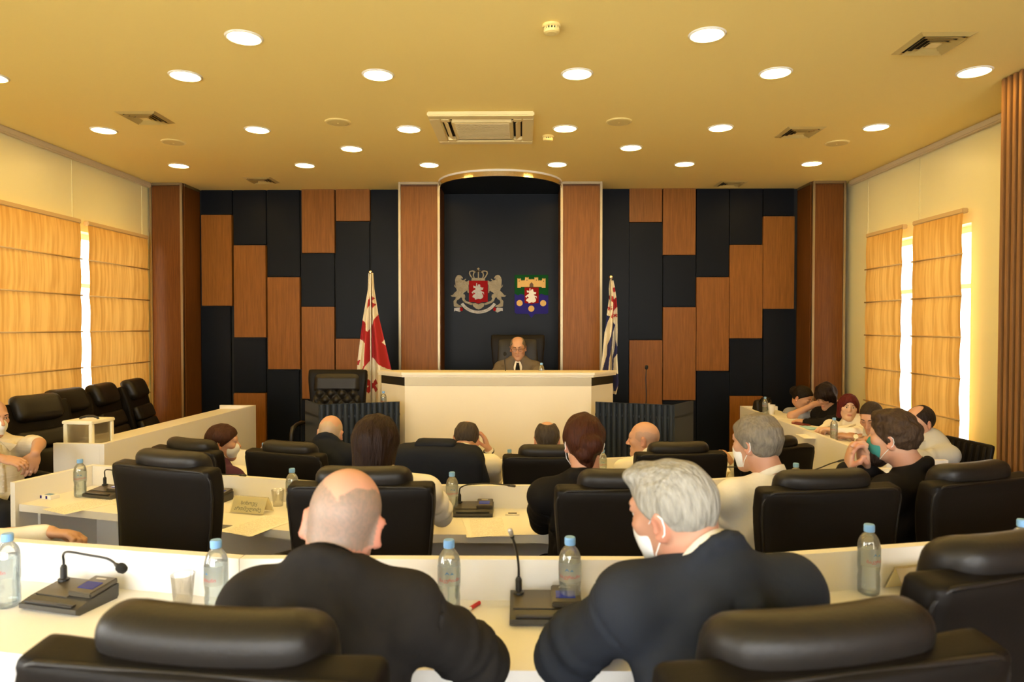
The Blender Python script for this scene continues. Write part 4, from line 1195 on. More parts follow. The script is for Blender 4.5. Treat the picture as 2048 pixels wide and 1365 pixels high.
# ---------------- far row
person('woman in a purple jacket with brown hair in a low bun', P(446, 886, 4.45), -72, 4, 0, -35, 0, top='purple', hair='low_bun', haircol=(.045, .016, .008), mask=MASKW, bulk=.95, hs=.94)
person('bald man in a dark navy suit hunched over the far desk', P(661, 868, 4.4), -2, 16, 4, 0, 0, neck=(0, -.095, -.065), hip=(0, 0), top='darknavy', stubble='fringe', stubcol=(.42, .33, .22), ears=40, bulk=1.1, sw=.175)
hd = P(932, 880, 4.42)
person('man in a white shirt resting his head on his hand', hd, 8, 24, 6, -4, 0, neck=(0, -.085, -.080), sw=.175, hip=(0, 0),
       arms=dict(R=dict(el=P(988, 962, 4.60), wr=P(977, 900, 4.47), hd=(-.35, .05, 1), pn=(-1, 0, -.2), curl=.6)), top='white', hair='crown', haircol=(.055, .042, .030), suit=False, h=.0055, collar='white', watch=(1, BLACKP))
person('man in a white shirt with thinning dark hair, before the rostrum', P(1094, 880, 4.42), 2, 6, 0, 0, 0, neck=(0, -.06, -.105), sw=.18, top='white', hair='crown', haircol=(.040, .028, .018), suit=False, ears=32, collar='white')
person('bald man in a white shirt seen in profile', P(1287, 880, 4.45), 68, 2, 0, 22, 0, neck=(.02, -.06, -.105), sw=.18, top='white', stubble='shaved', stubcol=(.24, .17, .12), suit=False, collar='white', bulk=1.08)
person('grey-sleeved man hidden behind the grey-haired man, hand showing', P(1510, 912, 4.5), 10, 5, 0, 10, 0, arms=dict(L=dict(el=P(1480, 950, 4.40), wr=P(1468, 935, 4.5), hd=(-.4, .2, .8), curl=.7)), top='greyshirt', hair='short', haircol=(.2, .18, .15), suit=False)
# ---------------- right side bench
person('woman in a blue-grey shirt with dark hair drawn back', P(1605, 797, 6.55), -142, 22, 0, 128, FS, neck=(-.02, -.07, -.115), sw=.18, top='bluegrey', sleeve='short', hair='parted', haircol=(.012, .008, .006), face=True, fem=True, eyes='down', suit=False, h=.0055,
       arms=dict(L=dict(el=P(1583, 832, 6.30), wr=P(1620, 814, 6.30), hd=(1, 0, .25), pn=(0, 1, -.2), curl=.7), R=dict(el=P(1592, 838, 6.75), wr=P(1620, 846, 6.45), curl=.4)), bulk=.95, hs=.94)
person('woman in a black top with shaggy dark hair bending down', P(1652, 794, 6.1), 118, 28, 0, 112, FS, neck=(-.02, -.08, -.11), top='black', sleeve='long', hair='shaggy', haircol=(.014, .007, .005), face=True, fem=True, eyes='down', suit=False,
       arms=dict(L=dict(el=P(1640, 850, 5.85), wr=P(1612, 845, 5.95), curl=.7), R=dict(el=P(1660, 845, 6.2), wr=P(1620, 843, 6.15), curl=.6)), bulk=.95, hs=.87)
person('red-haired woman in a white shirt facing the camera', P(1697, 815, 5.6), 163, 3, -3, 118, FS, neck=(-.02, -.05, -.14), top='white', hair='red_bob', haircol=(.085, .010, .010), face=True, fem=True, suit=False, skin=(.66, .42, .30),
       arms=dict(L=dict(el=P(1702, 868, 5.28), wr=P(1672, 862, 5.30), curl=.5), R=dict(el=P(1660, 852, 5.75), wr=P(1645, 862, 5.45), curl=.5)), bulk=.92, placket=True, hs=.84, h=.005, collar='white')
person('man in a pale blue shirt with cropped hair and a wristwatch', P(1743, 836, 5.2), 132, 26, 0, 112, FS, neck=(-.02, -.075, -.12), top='paleblue', sleeve='short', hair='buzz', haircol=(.035, .024, .016), face=True, eyes='down', suit=False,
       arms=dict(L=dict(el=P(1760, 888, 4.98), wr=P(1708, 876, 5.05), curl=.5), R=dict(el=P(1735, 878, 5.3), wr=P(1700, 872, 5.22), curl=.6)), bulk=1.05, watch=(-1, CHROME), placket=True)
person('man in a pale grey shirt with receding dark hair', P(1838, 846, 4.8), 100, 4, 0, 108, FS, neck=(-.03, -.05, -.125), hip=(0, 0), top='greyshirt', sleeve='long', hair='receding', haircol=(.020, .013, .010), face=True, suit=False,
       arms=dict(L=dict(el=P(1815, 925, 4.58), wr=P(1757, 902, 4.60), curl=.4), R=dict(el=P(1810, 900, 4.9), wr=P(1760, 890, 4.85), curl=.4)), bulk=1.12, collar='greyshirt', placket=True)
# ---------------- the man at the rostrum
_, MHc, iMc, dc = person('man in a grey suit, dark tie and glasses behind the rostrum', P(1036, 697, 7.0), 176, 12, 2, 178, .60, neck=(0, -.05, -.145), top='greysuit', hair='receding_far', haircol=(.15, .12, .085), face=True, eyes='down', vneck=True, collar='white', h=.0055,
       arms=dict(L=dict(el=P(1078, 748, 6.85), wr=(.02, 6.72, 1.32)), R=dict(el=P(996, 748, 6.85), wr=(-.25, 6.72, 1.32))), bulk=1.05, sw=.175)
chp = _
# glasses and tie
GL = MB()
for s in (-1, 1):
    ring = [(s * .033 + .024 * math.cos(a * PI / 8), .109, .008 + .017 * math.sin(a * PI / 8)) for a in range(17)]
    GL.tube(ring, .0016, 5); GL.tube([(s * .057, .106, .012), (s * .078, .05, .012), (s * .084, -.012, .008)], .0018, 5)
GL.tube([(-.009, .110, .010), (0, .112, .012), (.009, .110, .010)], .0016, 5)
link('glasses', GL.mesh('glasses', BLACKP), chp, iMc @ MHc @ Matrix.Scale(.97, 4))
N_, fx_, fy_, sp_, rt_ = dc['N'], dc['fx'], dc['fy'], dc['sp'], dc['root']
tie = MB(); pts = [(.0, .14), (.02, .146), (.12, .158), (.35, .168), (.6, .165)]; w = [.016, .013, .020, .030, .034]
V = []; Fq = []
for (t, dy), ww in zip(pts, w):
    for s in (-1, 1):
        for q in (0, .008): V.append(tuple(sp_(t, s * ww, dy - .03 + q) - rt_))
for i in range(4):
    a = i * 4
    Fq += [(a + 1, a + 3, a + 7, a + 5), (a, a + 4, a + 6, a + 2), (a, a + 1, a + 5, a + 4), (a + 2, a + 6, a + 7, a + 3)]
link('tie', mesh_from('tie', V, Fq, CL['black']), chp)
# ---------------- the man by the left wall
person('bald man in a pale striped shirt with a white mask, left edge', P(-14, 836, 4.35), -112, 8, 0, -118, FS, neck=(0, -.06, -.15), hip=(0, .02), top='cream', sleeve='short', mask=MASKW, face=True, suit=False, h=.005, bulk=1.15, collar='cream', placket=True,
       arms=dict(L=dict(el=P(78, 888, 4.42), wr=P(70, 907, 4.22), hd=(-.10, -.25, -.9), pn=(-.6, .5, -.3), curl=.5), R=dict(el=P(-36, 912, 4.0), wr=P(4, 918, 4.04), hd=(1, .2, -.25), pn=(0, .4, -1), curl=.6)))
# ================================================================== flags
REDF = mat('flag_red', (0.36, 0.012, 0.016), 0.8); WHF = mat('flag_white', (0.72, 0.66, 0.52), 0.8); BLF = mat('flag_blue', (0.012, 0.016, 0.10), 0.8)
def inpoly(px, py, poly):
    c = np.zeros(px.shape, bool); n = len(poly)
    for i in range(n):
        x0, y0 = poly[i]; x1, y1 = poly[i - 1]
        m = ((y0 > py) != (y1 > py))
        with np.errstate(divide='ignore', invalid='ignore'): c ^= m & (px < (x1 - x0) * (py - y0) / (y1 - y0 + 1e-12) + x0)
    return c
def flag(u0, v0, k, left, right, yd, pats, label, pole_px, folds, base):
    """left/right: edge polylines in crop pixels (k per photo pixel, origin u0,v0)"""
    pp = at_y(pole_px[0], pole_px[1], yd)
    f = thing('flag', (pp.x, yd, base), 0, label, 'flag', 'flags on poles behind the rostrum')
    NA, NT = 70, 190
    tv = np.linspace(left[0][1], left[-1][1], NT + 1)
    L = np.interp(tv, [p[1] for p in left], [p[0] for p in left]); Rr = np.interp(tv, [p[1] for p in right], [p[0] for p in right])
    a = np.linspace(0, 1, NA + 1)
    PX = L[:, None] + (Rr - L)[:, None] * a[None, :]; PY = np.repeat(tv[:, None], NA + 1, 1)
    s = yd / FPX
    tt = (PY - tv[0]) / (tv[-1] - tv[0])
    Z = CAMZ - ((PY / k + v0) - 655) * s; X = ((PX / k + u0) - 1043) * s
    dep = (.012 + .07 * tt) * np.sin(a[None, :] * folds * 2 * PI + 1.2 * tt) - .05 * tt * np.sin(a[None, :] * PI)
    V = np.stack([X - pp.x, dep, Z - base], -1).reshape(-1, 3)
    i, j = np.meshgrid(np.arange(NT), np.arange(NA), indexing='ij'); q = (i * (NA + 1) + j).ravel()
    F = np.stack([q, q + NA + 1, q + NA + 2, q + 1], 1)
    cx = (PX[:-1, :-1] + PX[1:, 1:]).ravel() / 2; cy = (PY[:-1, :-1] + PY[1:, 1:]).ravel() / 2
    fm = np.zeros(len(F), int)
    for mi, poly in pats: fm[inpoly(cx, cy, poly)] = mi
    o = link('cloth', mesh_from('cloth', V, F, None, True, [WHF, REDF, BLF], fm), f)
    sm = o.modifiers.new('thickness', 'SOLIDIFY'); sm.thickness = .003
    top = at_y(pole_px[0], pole_px[1], yd).z - base
    build(MB().tube([(0, 0, 0.02), (0, 0, top - .02)], .011, 10), 'pole', STEEL, f)
    build(MB().lathe([(.004, 0), (.016, .006), (.021, .02), (.016, .034), (.004, .04)], 14), 'finial', CHROME, f, T(0, 0, top - .025), True)
    build(MB().lathe([(.13, 0), (.13, .015), (.03, .04), (.02, .06)], 20), 'base', STEEL, f)
def xcross(cx, cy, r, rot=0.0):
    pts = []
    for q in range(4):
        a = rot + q * PI / 2
        for da, rr in ((-.40, r), (.40, r), (.785, r * .30)): pts.append((cx + rr * math.cos(a + da), cy + rr * math.sin(a + da)))
    return pts
flag(690, 530, 4.71, [(222, 75), (215, 230), (160, 525), (105, 900), (98, 1000), (95, 1330)], [(262, 75), (270, 220), (305, 470), (420, 985), (430, 1050), (440, 1330)], 6.95,
     [(1, [(240, 285), (280, 315), (252, 350), (290, 372), (262, 412), (235, 380), (213, 415), (215, 330), (230, 325)]),
      (1, [(305, 466), (218, 630), (203, 622), (201, 560), (150, 518), (128, 700), (195, 738), (190, 945), (158, 1000), (160, 1185), (175, 1195), (181, 990), (250, 875), (388, 985), (450, 1000), (450, 900)]),
      (0, [(340, 735), (362, 698), (400, 790)]), (1, xcross(252, 1143, 72, .75)), (1, [(95, 905), (127, 903), (112, 948), (95, 950)])],
     'white flag with red crosses hanging left of the rostrum', (741, 544), 2.2, 0.0)
flag(1190, 540, 5.25, [(155, 112), (145, 200), (150, 290), (125, 480), (105, 650), (85, 900), (62, 1080), (60, 1300)], [(185, 112), (200, 180), (215, 290), (225, 400), (227, 640), (222, 860), (230, 1050), (238, 1180), (212, 1300)], 7.0,
     [(2, [(120, 474), (155, 490), (130, 560), (107, 648), (90, 700), (90, 560)]), (2, [(185, 543), (212, 580), (190, 660), (182, 800), (140, 920), (122, 1080), (78, 1080), (118, 900), (125, 790), (160, 680), (178, 610)]),
      (2, [(213, 735), (232, 860), (197, 930), (192, 1080), (182, 1080), (185, 930), (200, 850)]), (2, [(190, 1085), (245, 1085), (235, 1200), (205, 1270), (190, 1270)]),
      (1, [(150, 268), (185, 283), (196, 312), (222, 285), (228, 385), (192, 440), (180, 522), (160, 500), (180, 440), (186, 350), (148, 312)]),
      (1, xcross(152, 405, 24, .5)), (1, xcross(209, 480, 22, .7)), (1, [(185, 190), (205, 190), (215, 225), (195, 240), (185, 215)])],
     'white, red and blue striped flag hanging right of the rostrum', (1222, 554), 1.6, 0.0)

# ================================================================== emblems on the niche wall
EY = 7.988
SILV = mat('emblem_silver_gilt', (0.13, 0.10, 0.055), 0.34, 0.75, bump=0.5, bscale=60, var=.35, vscale=14); SILV2 = mat('emblem_silver', (0.30, 0.28, 0.25), 0.4, 0.6, bump=.5, bscale=110, var=.3, vscale=30)
ERED = mat('emblem_red', (0.24, 0.004, 0.005), 0.55, spec=.06); EGREEN = mat('emblem_green', (0.003, 0.062, 0.012), 0.55, spec=.06); EBLUE = mat('emblem_blue', (0.018, 0.012, 0.17), 0.5, spec=.08)
EGOLD = mat('emblem_gold', (0.62, 0.36, 0.06), 0.5); EDARK = mat('emblem_brown', (0.10, 0.045, 0.012), 0.6); EWHITE = mat('emblem_white', (0.75, 0.70, 0.58), 0.5)
class Emb:
    def __init__(self, name, u0, v0, k, label):
        self.s = EY / FPX / k; c = at_y(u0, v0, EY); self.c = c
        self.o = thing(name, (c.x, EY, c.z), 0, label, 'emblem')
    def xy(self, p): return (p[0] * self.s, -p[1] * self.s)
    def poly(self, pts, y0, y1, m, name):
        P2 = [self.xy(p) for p in pts]; y1 = min(y1, .001)
        return build(MB().prism(P2, -y1, -y0, RX(PI / 2) @ Matrix.Scale(-1, 4, (0, 0, 1)) @ Matrix.Scale(-1, 4, (0, 0, 1))), name, m, self.o)
    def strip(self, pts, w, y0, y1, m, name):
        P2 = [Vector(self.xy(p)) for p in pts]; a = offset_poly(P2, w * self.s / 2); b = offset_poly(P2, -w * self.s / 2); mb = MB()
        for i in range(len(P2) - 1): mb.prism([tuple(a[i]), tuple(a[i + 1]), tuple(b[i + 1]), tuple(b[i])], -y1, -y0, RX(PI / 2))
        return build(mb, name, m, self.o)
E = Emb('coat_of_arms', 895, 530, 12.41, 'silver coat of arms with two lions, crown and red shield')
lion = [(205, 320), (240, 270), (285, 250), (335, 268), (380, 320), (372, 345), (335, 330), (350, 375), (395, 385), (450, 345), (462, 360), (420, 400), (480, 420), (535, 385), (540, 450), (520, 520), (530, 700), (500, 690), (490, 640), (420, 680), (380, 720), (430, 740), (445, 790), (425, 840), (450, 890), (520, 920), (610, 950), (600, 1000), (520, 975), (430, 940), (380, 890), (360, 830), (330, 800), (290, 850), (230, 890), (225, 950), (280, 990), (340, 1010), (350, 1040), (240, 1050), (160, 1030), (150, 900), (200, 850), (205, 790), (110, 795), (80, 760), (130, 750), (180, 690), (235, 640), (215, 580), (170, 540), (165, 490), (200, 545), (195, 450), (190, 380)]
E.poly(lion, -.012, .006, SILV, 'lion'); E.poly([(1536 - x, y) for x, y in lion], -.012, .006, SILV, 'lion')
E.poly([(535, 400), (1000, 400), (1000, 925), (850, 930), (768, 965), (690, 930), (535, 925)], -.022, .006, ERED, 'shield')
rider = [(640, 520), (690, 530), (708, 545), (718, 455), (735, 462), (742, 540), (775, 482), (815, 500), (812, 545), (860, 572), (890, 562), (882, 620), (820, 632), (850, 660), (905, 680), (910, 745), (885, 700), (850, 692), (890, 780), (870, 830), (820, 852), (760, 842), (690, 868), (680, 830), (620, 800), (640, 750), (700, 722), (650, 680), (636, 722), (600, 690), (650, 640), (700, 610), (690, 570), (650, 582)]
E.poly(rider, -.028, -.0215, SILV2, 'rider')
cr = [E.poly([(605, 330), (925, 330), (935, 392), (598, 392)], -.018, .006, SILV, 'crown_band')]
for pts in ([(615, 330), (570, 270), (545, 215), (560, 165), (620, 155), (700, 170), (768, 165)], [(660, 330), (640, 260), (660, 190), (720, 165), (768, 160)], [(768, 330), (768, 150)]):
    E.strip(pts, 26, -.016, .004, SILV, 'crown_arch')
    if pts[0][0] != 768: E.strip([(1536 - x, y) for x, y in pts], 26, -.016, .004, SILV, 'crown_arch')
E.poly([(755, 75), (782, 75), (782, 92), (800, 92), (800, 112), (782, 112), (782, 140), (755, 140), (755, 112), (738, 112), (738, 92), (755, 92)], -.016, .004, SILV, 'crown_cross')
E.poly([(610, 960), (690, 945), (768, 985), (850, 945), (925, 960), (900, 1030), (830, 1085), (768, 1110), (705, 1085), (640, 1030)], -.012, .006, SILV, 'ornament')
arc2 = [(768 + 470 * math.sin(a), 745 + 430 * math.cos(a)) for a in [R(-72 + i * 6) for i in range(25)]]
E.strip([(x, y) for x, y in arc2 if y > 930], 72, -.024, -.010, SILV2, 'ribbon')
E.poly([(165, 1075), (300, 1060), (385, 1130), (300, 1170), (200, 1135), (165, 1160)], -.016, .0, SILV2, 'ribbon_end'); E.poly([(1371, 1075), (1236, 1060), (1151, 1130), (1236, 1185), (1336, 1140), (1371, 1150)], -.016, .0, SILV2, 'ribbon_end')
for cx in (347, 1172): E.poly([(cx + 38 * math.cos(a * PI / 6), 1105 + 48 * math.sin(a * PI / 6)) for a in range(12)], -.028, -.005, ERED, 'rosette')
mot = 'ძალა ერთობაშია'; mbt = MB()
for i, ch in enumerate(mot):
    if ch == ' ': continue
    a = R(-44 + i * 88 / (len(mot) - 1)); x, y = 768 + 470 * math.sin(a), 745 + 430 * math.cos(a)
    me = text_mesh(ch, 58 * E.s, .0006); q = E.xy((x, y))
    M = T(q[0], -.0248, q[1]) @ RX(PI / 2) @ RZ(a)
    mbt.add([v.co for v in me.vertices], [tuple(p.vertices) for p in me.polygons], M); bpy.data.meshes.remove(me)
build(mbt, 'motto_lettering', EDARK, E.o)

E = Emb('municipal_shield', 1015, 540, 13.65, 'green and blue shield emblem with a yellow castle')
E.poly([(195, 140), (1110, 140), (1110, 1180), (1060, 1200), (750, 1200), (655, 1310), (560, 1200), (240, 1200), (195, 1160)], -.012, .008, EBLUE, 'field')
E.poly([(195, 140), (1110, 140), (1110, 695), (1010, 690), (920, 650), (860, 690), (655, 700), (450, 690), (360, 655), (290, 700), (195, 650)], -.015, -.0115, EGREEN, 'upper_field')
def cren(x0, x1, ytop, n, d=24):
    w = (x1 - x0) / (2 * n - 1); pts = []
    for i in range(n): pts += [(x0 + 2 * i * w, ytop + d), (x0 + 2 * i * w, ytop), (x0 + (2 * i + 1) * w, ytop), (x0 + (2 * i + 1) * w, ytop + d)]
    return pts
cast = [(270, 490)] + cren(270, 365, 235, 3) + [(365, 310)] + cren(372, 470, 285, 4, 20) + [(478, 240)] + cren(480, 575, 205, 3) + [(575, 290)] + cren(580, 725, 255, 5, 20) + [(730, 290)] + cren(735, 832, 205, 3) + [(835, 310)] + cren(845, 935, 285, 4, 20) + [(940, 300)] + cren(942, 1035, 235, 3) + [(1035, 490), (935, 490), (930, 470), (365, 470), (360, 490)]
E.poly(cast, -.021, -.0145, EGOLD, 'castle')
E.poly([(600, 470), (600, 400), (655, 340), (705, 400), (705, 470)], -.0225, -.0205, EDARK, 'gate')
for (x, y) in ((318, 310), (530, 285), (785, 285), (985, 315)): E.poly([(x - 12, y - 15), (x + 12, y - 15), (x + 12, y + 15), (x - 12, y + 15)], -.0225, -.0205, EDARK, 'window')
E.poly([(465, 485), (850, 485), (850, 905), (720, 920), (655, 945), (590, 920), (465, 905)], -.022, -.0115, ERED, 'inner_shield')
E.poly([((x - 768) * 1.02 + 655, (y - 660) * 1.0 + 705) for x, y in rider], -.027, -.0215, EWHITE, 'rider')
for (x, y) in ((330, 908), (970, 912), (648, 1060)):
    E.poly([(x + 83 * math.cos(a * PI / 12), y + 83 * math.sin(a * PI / 12)) for a in range(24)], -.018, -.0115, EGOLD, 'disc')

# ================================================================== water bottles
CLEAR = thin_clear('bottle_plastic', (0.97, 0.985, 0.99), 0.10, 0.80, 0.08)
WATER = thin_clear('water', (0.88, 0.955, 1.0), 0.03, 0.82, 0.02)
LABF = thin_clear('label_film', (0.97, 0.98, 0.98), 0.04, 0.55, 0.2)
CAPM = mat('blue_cap', (0.20, 0.42, 0.78), 0.4); INK = mat('label_red_ink', (0.55, 0.03, 0.02), 0.5); INKB = mat('label_blue_ink', (0.10, 0.25, 0.50), 0.5)
prof = [(.024, .0), (.031, .006), (.0325, .02), (.0315, .035), (.0325, .05), (.0300, .068), (.0325, .086), (.0325, .145), (.0315, .157), (.027, .172), (.020, .183), (.0135, .190), (.0130, .196)]
_bb = MB().lathe(prof, 24).mesh('body', CLEAR, True)
wprof = [(.022, .002), (.0295, .008), (.031, .02), (.030, .035), (.031, .05), (.0285, .068), (.031, .086), (.031, .140), (.0305, .150)]
_bw = MB().lathe(wprof, 24).mesh('water', WATER, True)
_bc = MB().lathe([(.0155, .193), (.0158, .196), (.0158, .211), (.0140, .215)], 20).mesh('cap', CAPM)
def sleeve(z0, z1, r, material, name):
    V = []; F = []; n = 24
    for z in (z0, z1):
        for k in range(n + 1): a = PI + PI * k / n; V.append((r * math.cos(a), r * math.sin(a), z))
    for k in range(n): F.append((k, k + 1, n + 2 + k, n + 1 + k))
    return mesh_from(name, V, F, material, True)
_bl = sleeve(.092, .146, .0330, LABF, 'label')
def wrap(s, size, z, r, m, name):
    me = text_mesh(s, size); V = []
    for v in me.vertices: a = -PI / 2 + v.co.x / r; V.append((r * math.cos(a), r * math.sin(a), z + v.co.y))
    F = [tuple(p.vertices) for p in me.polygons]; bpy.data.meshes.remove(me); return mesh_from(name, V, F, m)
_bt = wrap('ბაკურიანი', .0125, .108, .0334, INK, 'brand_lettering')
V = []; F = []
for (cx, cz, r) in ((-.008, .128, .005), (.006, .127, .004)):
    o = len(V)
    for (dx, dz) in ((-1.4, -.6), (1.4, -.6), (0, 1)):
        a = -PI / 2 + (cx + dx * r) / .0334; V.append((.0334 * math.cos(a), .0334 * math.sin(a), cz + dz * r))
    F.append((o, o + 1, o + 2))
_bm = mesh_from('mountain_mark', V, F, INKB)
def bottle(x, y, z, rot, label, sc=1.0, sz=None, group='water bottles'):
    o = thing('water_bottle', (x, y, z), 0, label, 'bottle', group)
    o.matrix_basis = T(x, y, z) @ RZ(R(rot)) @ Matrix.Diagonal((sc, sc, sz or sc, 1))
    link('body', _bb, o); link('water', _bw, o); link('cap', _bc, o)
    l = link('label', _bl, o); link('brand_lettering', _bt, l); link('mountain_mark', _bm, l)
def by(u, v, y, z, rot, label, **k):
    p = at_y(u, v, y); bottle(p.x, y, z, rot, label, **k)
by(15, 1100, 1.97, 1.05, -30, 'water bottle cut by the left edge, nearest desk')
by(432, 1100, 1.92, 1.05, -35, 'water bottle by the left shoulder of the bald man in charcoal')
by(898, 1100, 1.93, 1.05, 10, 'water bottle to the right of the bald man in charcoal')
by(1140, 1100, 1.96, 1.05, -5, 'water bottle between the centre microphone and the man in navy')
by(1738, 1100, 2.10, 1.05, 20, 'water bottle in front of the right chairs, nearest desk')
by(2044, 1100, 2.16, 1.05, 20, 'water bottle cut by the right edge, nearest desk')
by(160, 940, 3.86, .90, 30, 'water bottle at the left end of the middle desk')
by(584, 950, 3.62, .90, 0, 'water bottle left of the dark-haired woman, middle desk')
by(904, 960, 3.54, .90, 15, 'water bottle behind the microphone at the middle of the middle desk')
by(1592, 930, 3.80, .90, 0, 'water bottle behind the grey-haired man in white, middle desk')
by(528, 890, 5.30, .75, 0, 'water bottle by the woman in purple, far desk')
by(1019, 905, 5.04, .75, 0, 'water bottle left of the man with thinning hair, far desk')
by(1205, 905, 5.04, .75, 0, 'water bottle hidden by the auburn-haired woman, far desk')
by(1361, 890, 5.22, .75, 0, 'water bottle beyond the bald man in profile, far desk')
by(1530, 828, 6.62, 1.03, -60, 'small water bottle beside the black bag on the right bench', sc=.78)
by(1668, 875, 5.06, 1.03, -60, 'small water bottle before the red-haired woman on the right bench', sc=.80)
by(1083, 740, 6.52, 1.35, 0, 'small water bottle on the rostrum beside the man in grey', sc=.84)
by(767, 800, 6.16, 1.11, 0, 'small water bottle on the left navy lectern', sc=.84)

# ================================================================== conference microphones
SCREEN = mat('lcd_screen', (0.01, 0.014, 0.10), 0.2, emit=(0.02, 0.05, 0.30), estr=0.35); SILVER = mat('silver_print', (0.55, 0.52, 0.45), 0.4, 0.5)
FOAM = mat('foam', (0.010, 0.010, 0.010), 0.95, bump=.5, bscale=500)
def mic(x, y, z, yaw, path, label, foam=True, head=.013, tipcol=None):
    m = thing('microphone_unit', (x, y, z), R(yaw), label, 'microphone', 'gooseneck conference microphones')
    w, d = .205, .15
    side = [(-d / 2, .006), (-d / 2 + .012, 0), (d / 2 - .006, 0), (d / 2, .008), (d / 2, .044), (-d / 2 + .04, .030), (-d / 2, .020)]
    mb = MB(); V = [(-w / 2, p[0], p[1]) for p in side] + [(w / 2, p[0], p[1]) for p in side]; n = len(side)
    mb.add(V, [tuple(range(n - 1, -1, -1)), tuple(range(n, 2 * n))] + [(i, (i + 1) % n, n + (i + 1) % n, n + i) for i in range(n)])
    mb.F = [f[::-1] for f in mb.F]
    build(mb, 'housing', GREYP, m)
    sl = math.atan2(.014, d - .04); Mt = T(0, .02, .0375) @ RX(sl)
    build(MB().box((-.035, .0, .0015), (.115, .10, .003), Mt), 'top_plate', mat('bronze_plastic', (0.075, 0.062, 0.040), .35), m)
    db = build(MB().box((.058, .008, .008), (.082, .10, .016), Mt, bev=.003), 'display_block', mat('bronze_plastic', (0, 0, 0)), m)
    build(MB().box((.056, .0, .0168), (.055, .038, .002), Mt), 'screen', SCREEN, db)
    build(MB().box((.056, .040, .0166), (.034, .006, .0015), Mt), 'badge', SILVER, db)
    build(MB().box((.0, -.066, .026), (.17, .014, .004), RX(0)), 'button_strip', BLACKP, m)
    build(MB().box((.055, -.062, .0282), (.06, .010, .003)), 'button', GREYP, m)
    bx, byy = -.078, .050
    build(MB().lathe([(.016, .044), (.016, .050), (.0095, .052), (.0095, .085), (.006, .092)], 14, T(bx, byy, 0)), 'socket', BLACKP, m)
    pts = [(bx, byy, .09)] + [(bx + p[0], byy + p[1], p[2]) for p in path]
    P3 = [Vector(p) for p in pts]; fine = []
    for i in range(len(P3) - 1):
        p0, p1, p2, p3 = P3[max(i - 1, 0)], P3[i], P3[i + 1], P3[min(i + 2, len(P3) - 1)]
        for q in range(5):
            t = q / 5; fine.append(.5 * ((2 * p1) + (p2 - p0) * t + (2 * p0 - 5 * p1 + 4 * p2 - p3) * t * t + (3 * p1 - p0 - 3 * p2 + p3) * t ** 3))
    fine.append(P3[-1]); build(MB().tube(fine, .0036, 7), 'gooseneck', BLACKP, m, smooth=True)
    dr = (P3[-1] - P3[-2]).normalized(); Mh = T(*P3[-1]) @ dr.to_track_quat('Z', 'Y').to_matrix().to_4x4()
    build(MB().lathe([(.004, -.01), (.0065, 0), (.0065, .014)], 12), 'capsule', BLACKP, m, Mh)
    if foam: build(MB().lathe([(.006, .004), (head, .012), (head * 1.12, .022), (head * .9, .034), (.005, .040)], 14), 'windscreen', FOAM, m, Mh, True)
    else: build(MB().lathe([(.0068, .010), (.0070, .034), (.004, .038)], 12), 'windscreen', tipcol or GREYP, m, Mh, True)
def mic_at(u, v, z, yaw, path, label, **k):
    p = at_z(u, v, z); mic(p.x, p.y, z, yaw, path, label, **k)
side_path = [(0, .0, .105), (.006, -.006, .125), (.04, -.02, .142), (.12, -.03, .143), (.20, -.035, .140), (.245, -.045, .128)]
mic_at(140, 1208, 1.05, -14, side_path, 'desk microphone with a foam head at the left of the nearest desk')
mic_at(1092, 1232, 1.05, 0, [(0, 0, .12), (-.004, -.01, .16), (-.012, -.03, .20), (-.018, -.05, .225)], 'desk microphone with upright neck beside the man in navy', foam=False, tipcol=SILVER)
mic_at(215, 992, .90, -18, side_path, 'desk microphone half hidden by the empty chair, left of the middle desk')
mic_at(947, 1028, .90, 0, [(0, .0, .105), (.008, -.0, .125), (.05, -.01, .142), (.15, -.02, .150), (.22, -.03, .148), (.26, -.04, .146)], 'desk microphone at the centre of the middle desk', foam=False)
mic_at(418, 1003, .90, -14, [(0, .0, .105), (.006, -.006, .125), (.05, -.01, .140), (.14, -.02, .146), (.22, -.02, .150), (.26, -.02, .150)], 'desk microphone beside the name plate on the middle desk', foam=False)
mic_at(1660, 985, .90, 14, [(0, .0, .105), (.006, -.006, .125), (.04, -.02, .142), (.10, -.03, .165), (.15, -.03, .175)], 'desk microphone before the young man in black', foam=False)
mic_at(1440, 985, .90, 10, side_path, 'desk microphone before the grey-haired man in white')
def stand_mic(u, vtop, y, zb, label):
    p = at_y(u, vtop, y); o = thing('stand_microphone', (p.x, y, zb), 0, label, 'microphone'); h = p.z - zb
    build(MB().lathe([(.055, 0), (.055, .012), (.015, .02)], 18), 'base', BLACKP, o)
    build(MB().tube([(0, 0, .015), (.004, 0, h * .4), (-.003, -.005, h * .75), (0, -.02, h - .02)], .0045, 8), 'gooseneck', BLACKP, o, smooth=True)
    build(MB().lathe([(.006, -.02), (.014, -.01), (.016, .005), (.012, .018), (.004, .022)], 12), 'windscreen', FOAM, o, T(0, -.022, h - .01) @ RX(R(25)), True)
stand_mic(1010, 706, 6.45, 1.35, 'thin microphone on the rostrum before the man in grey')
stand_mic(1292, 733, 6.10, 1.11, 'thin tall microphone on the right navy lectern')

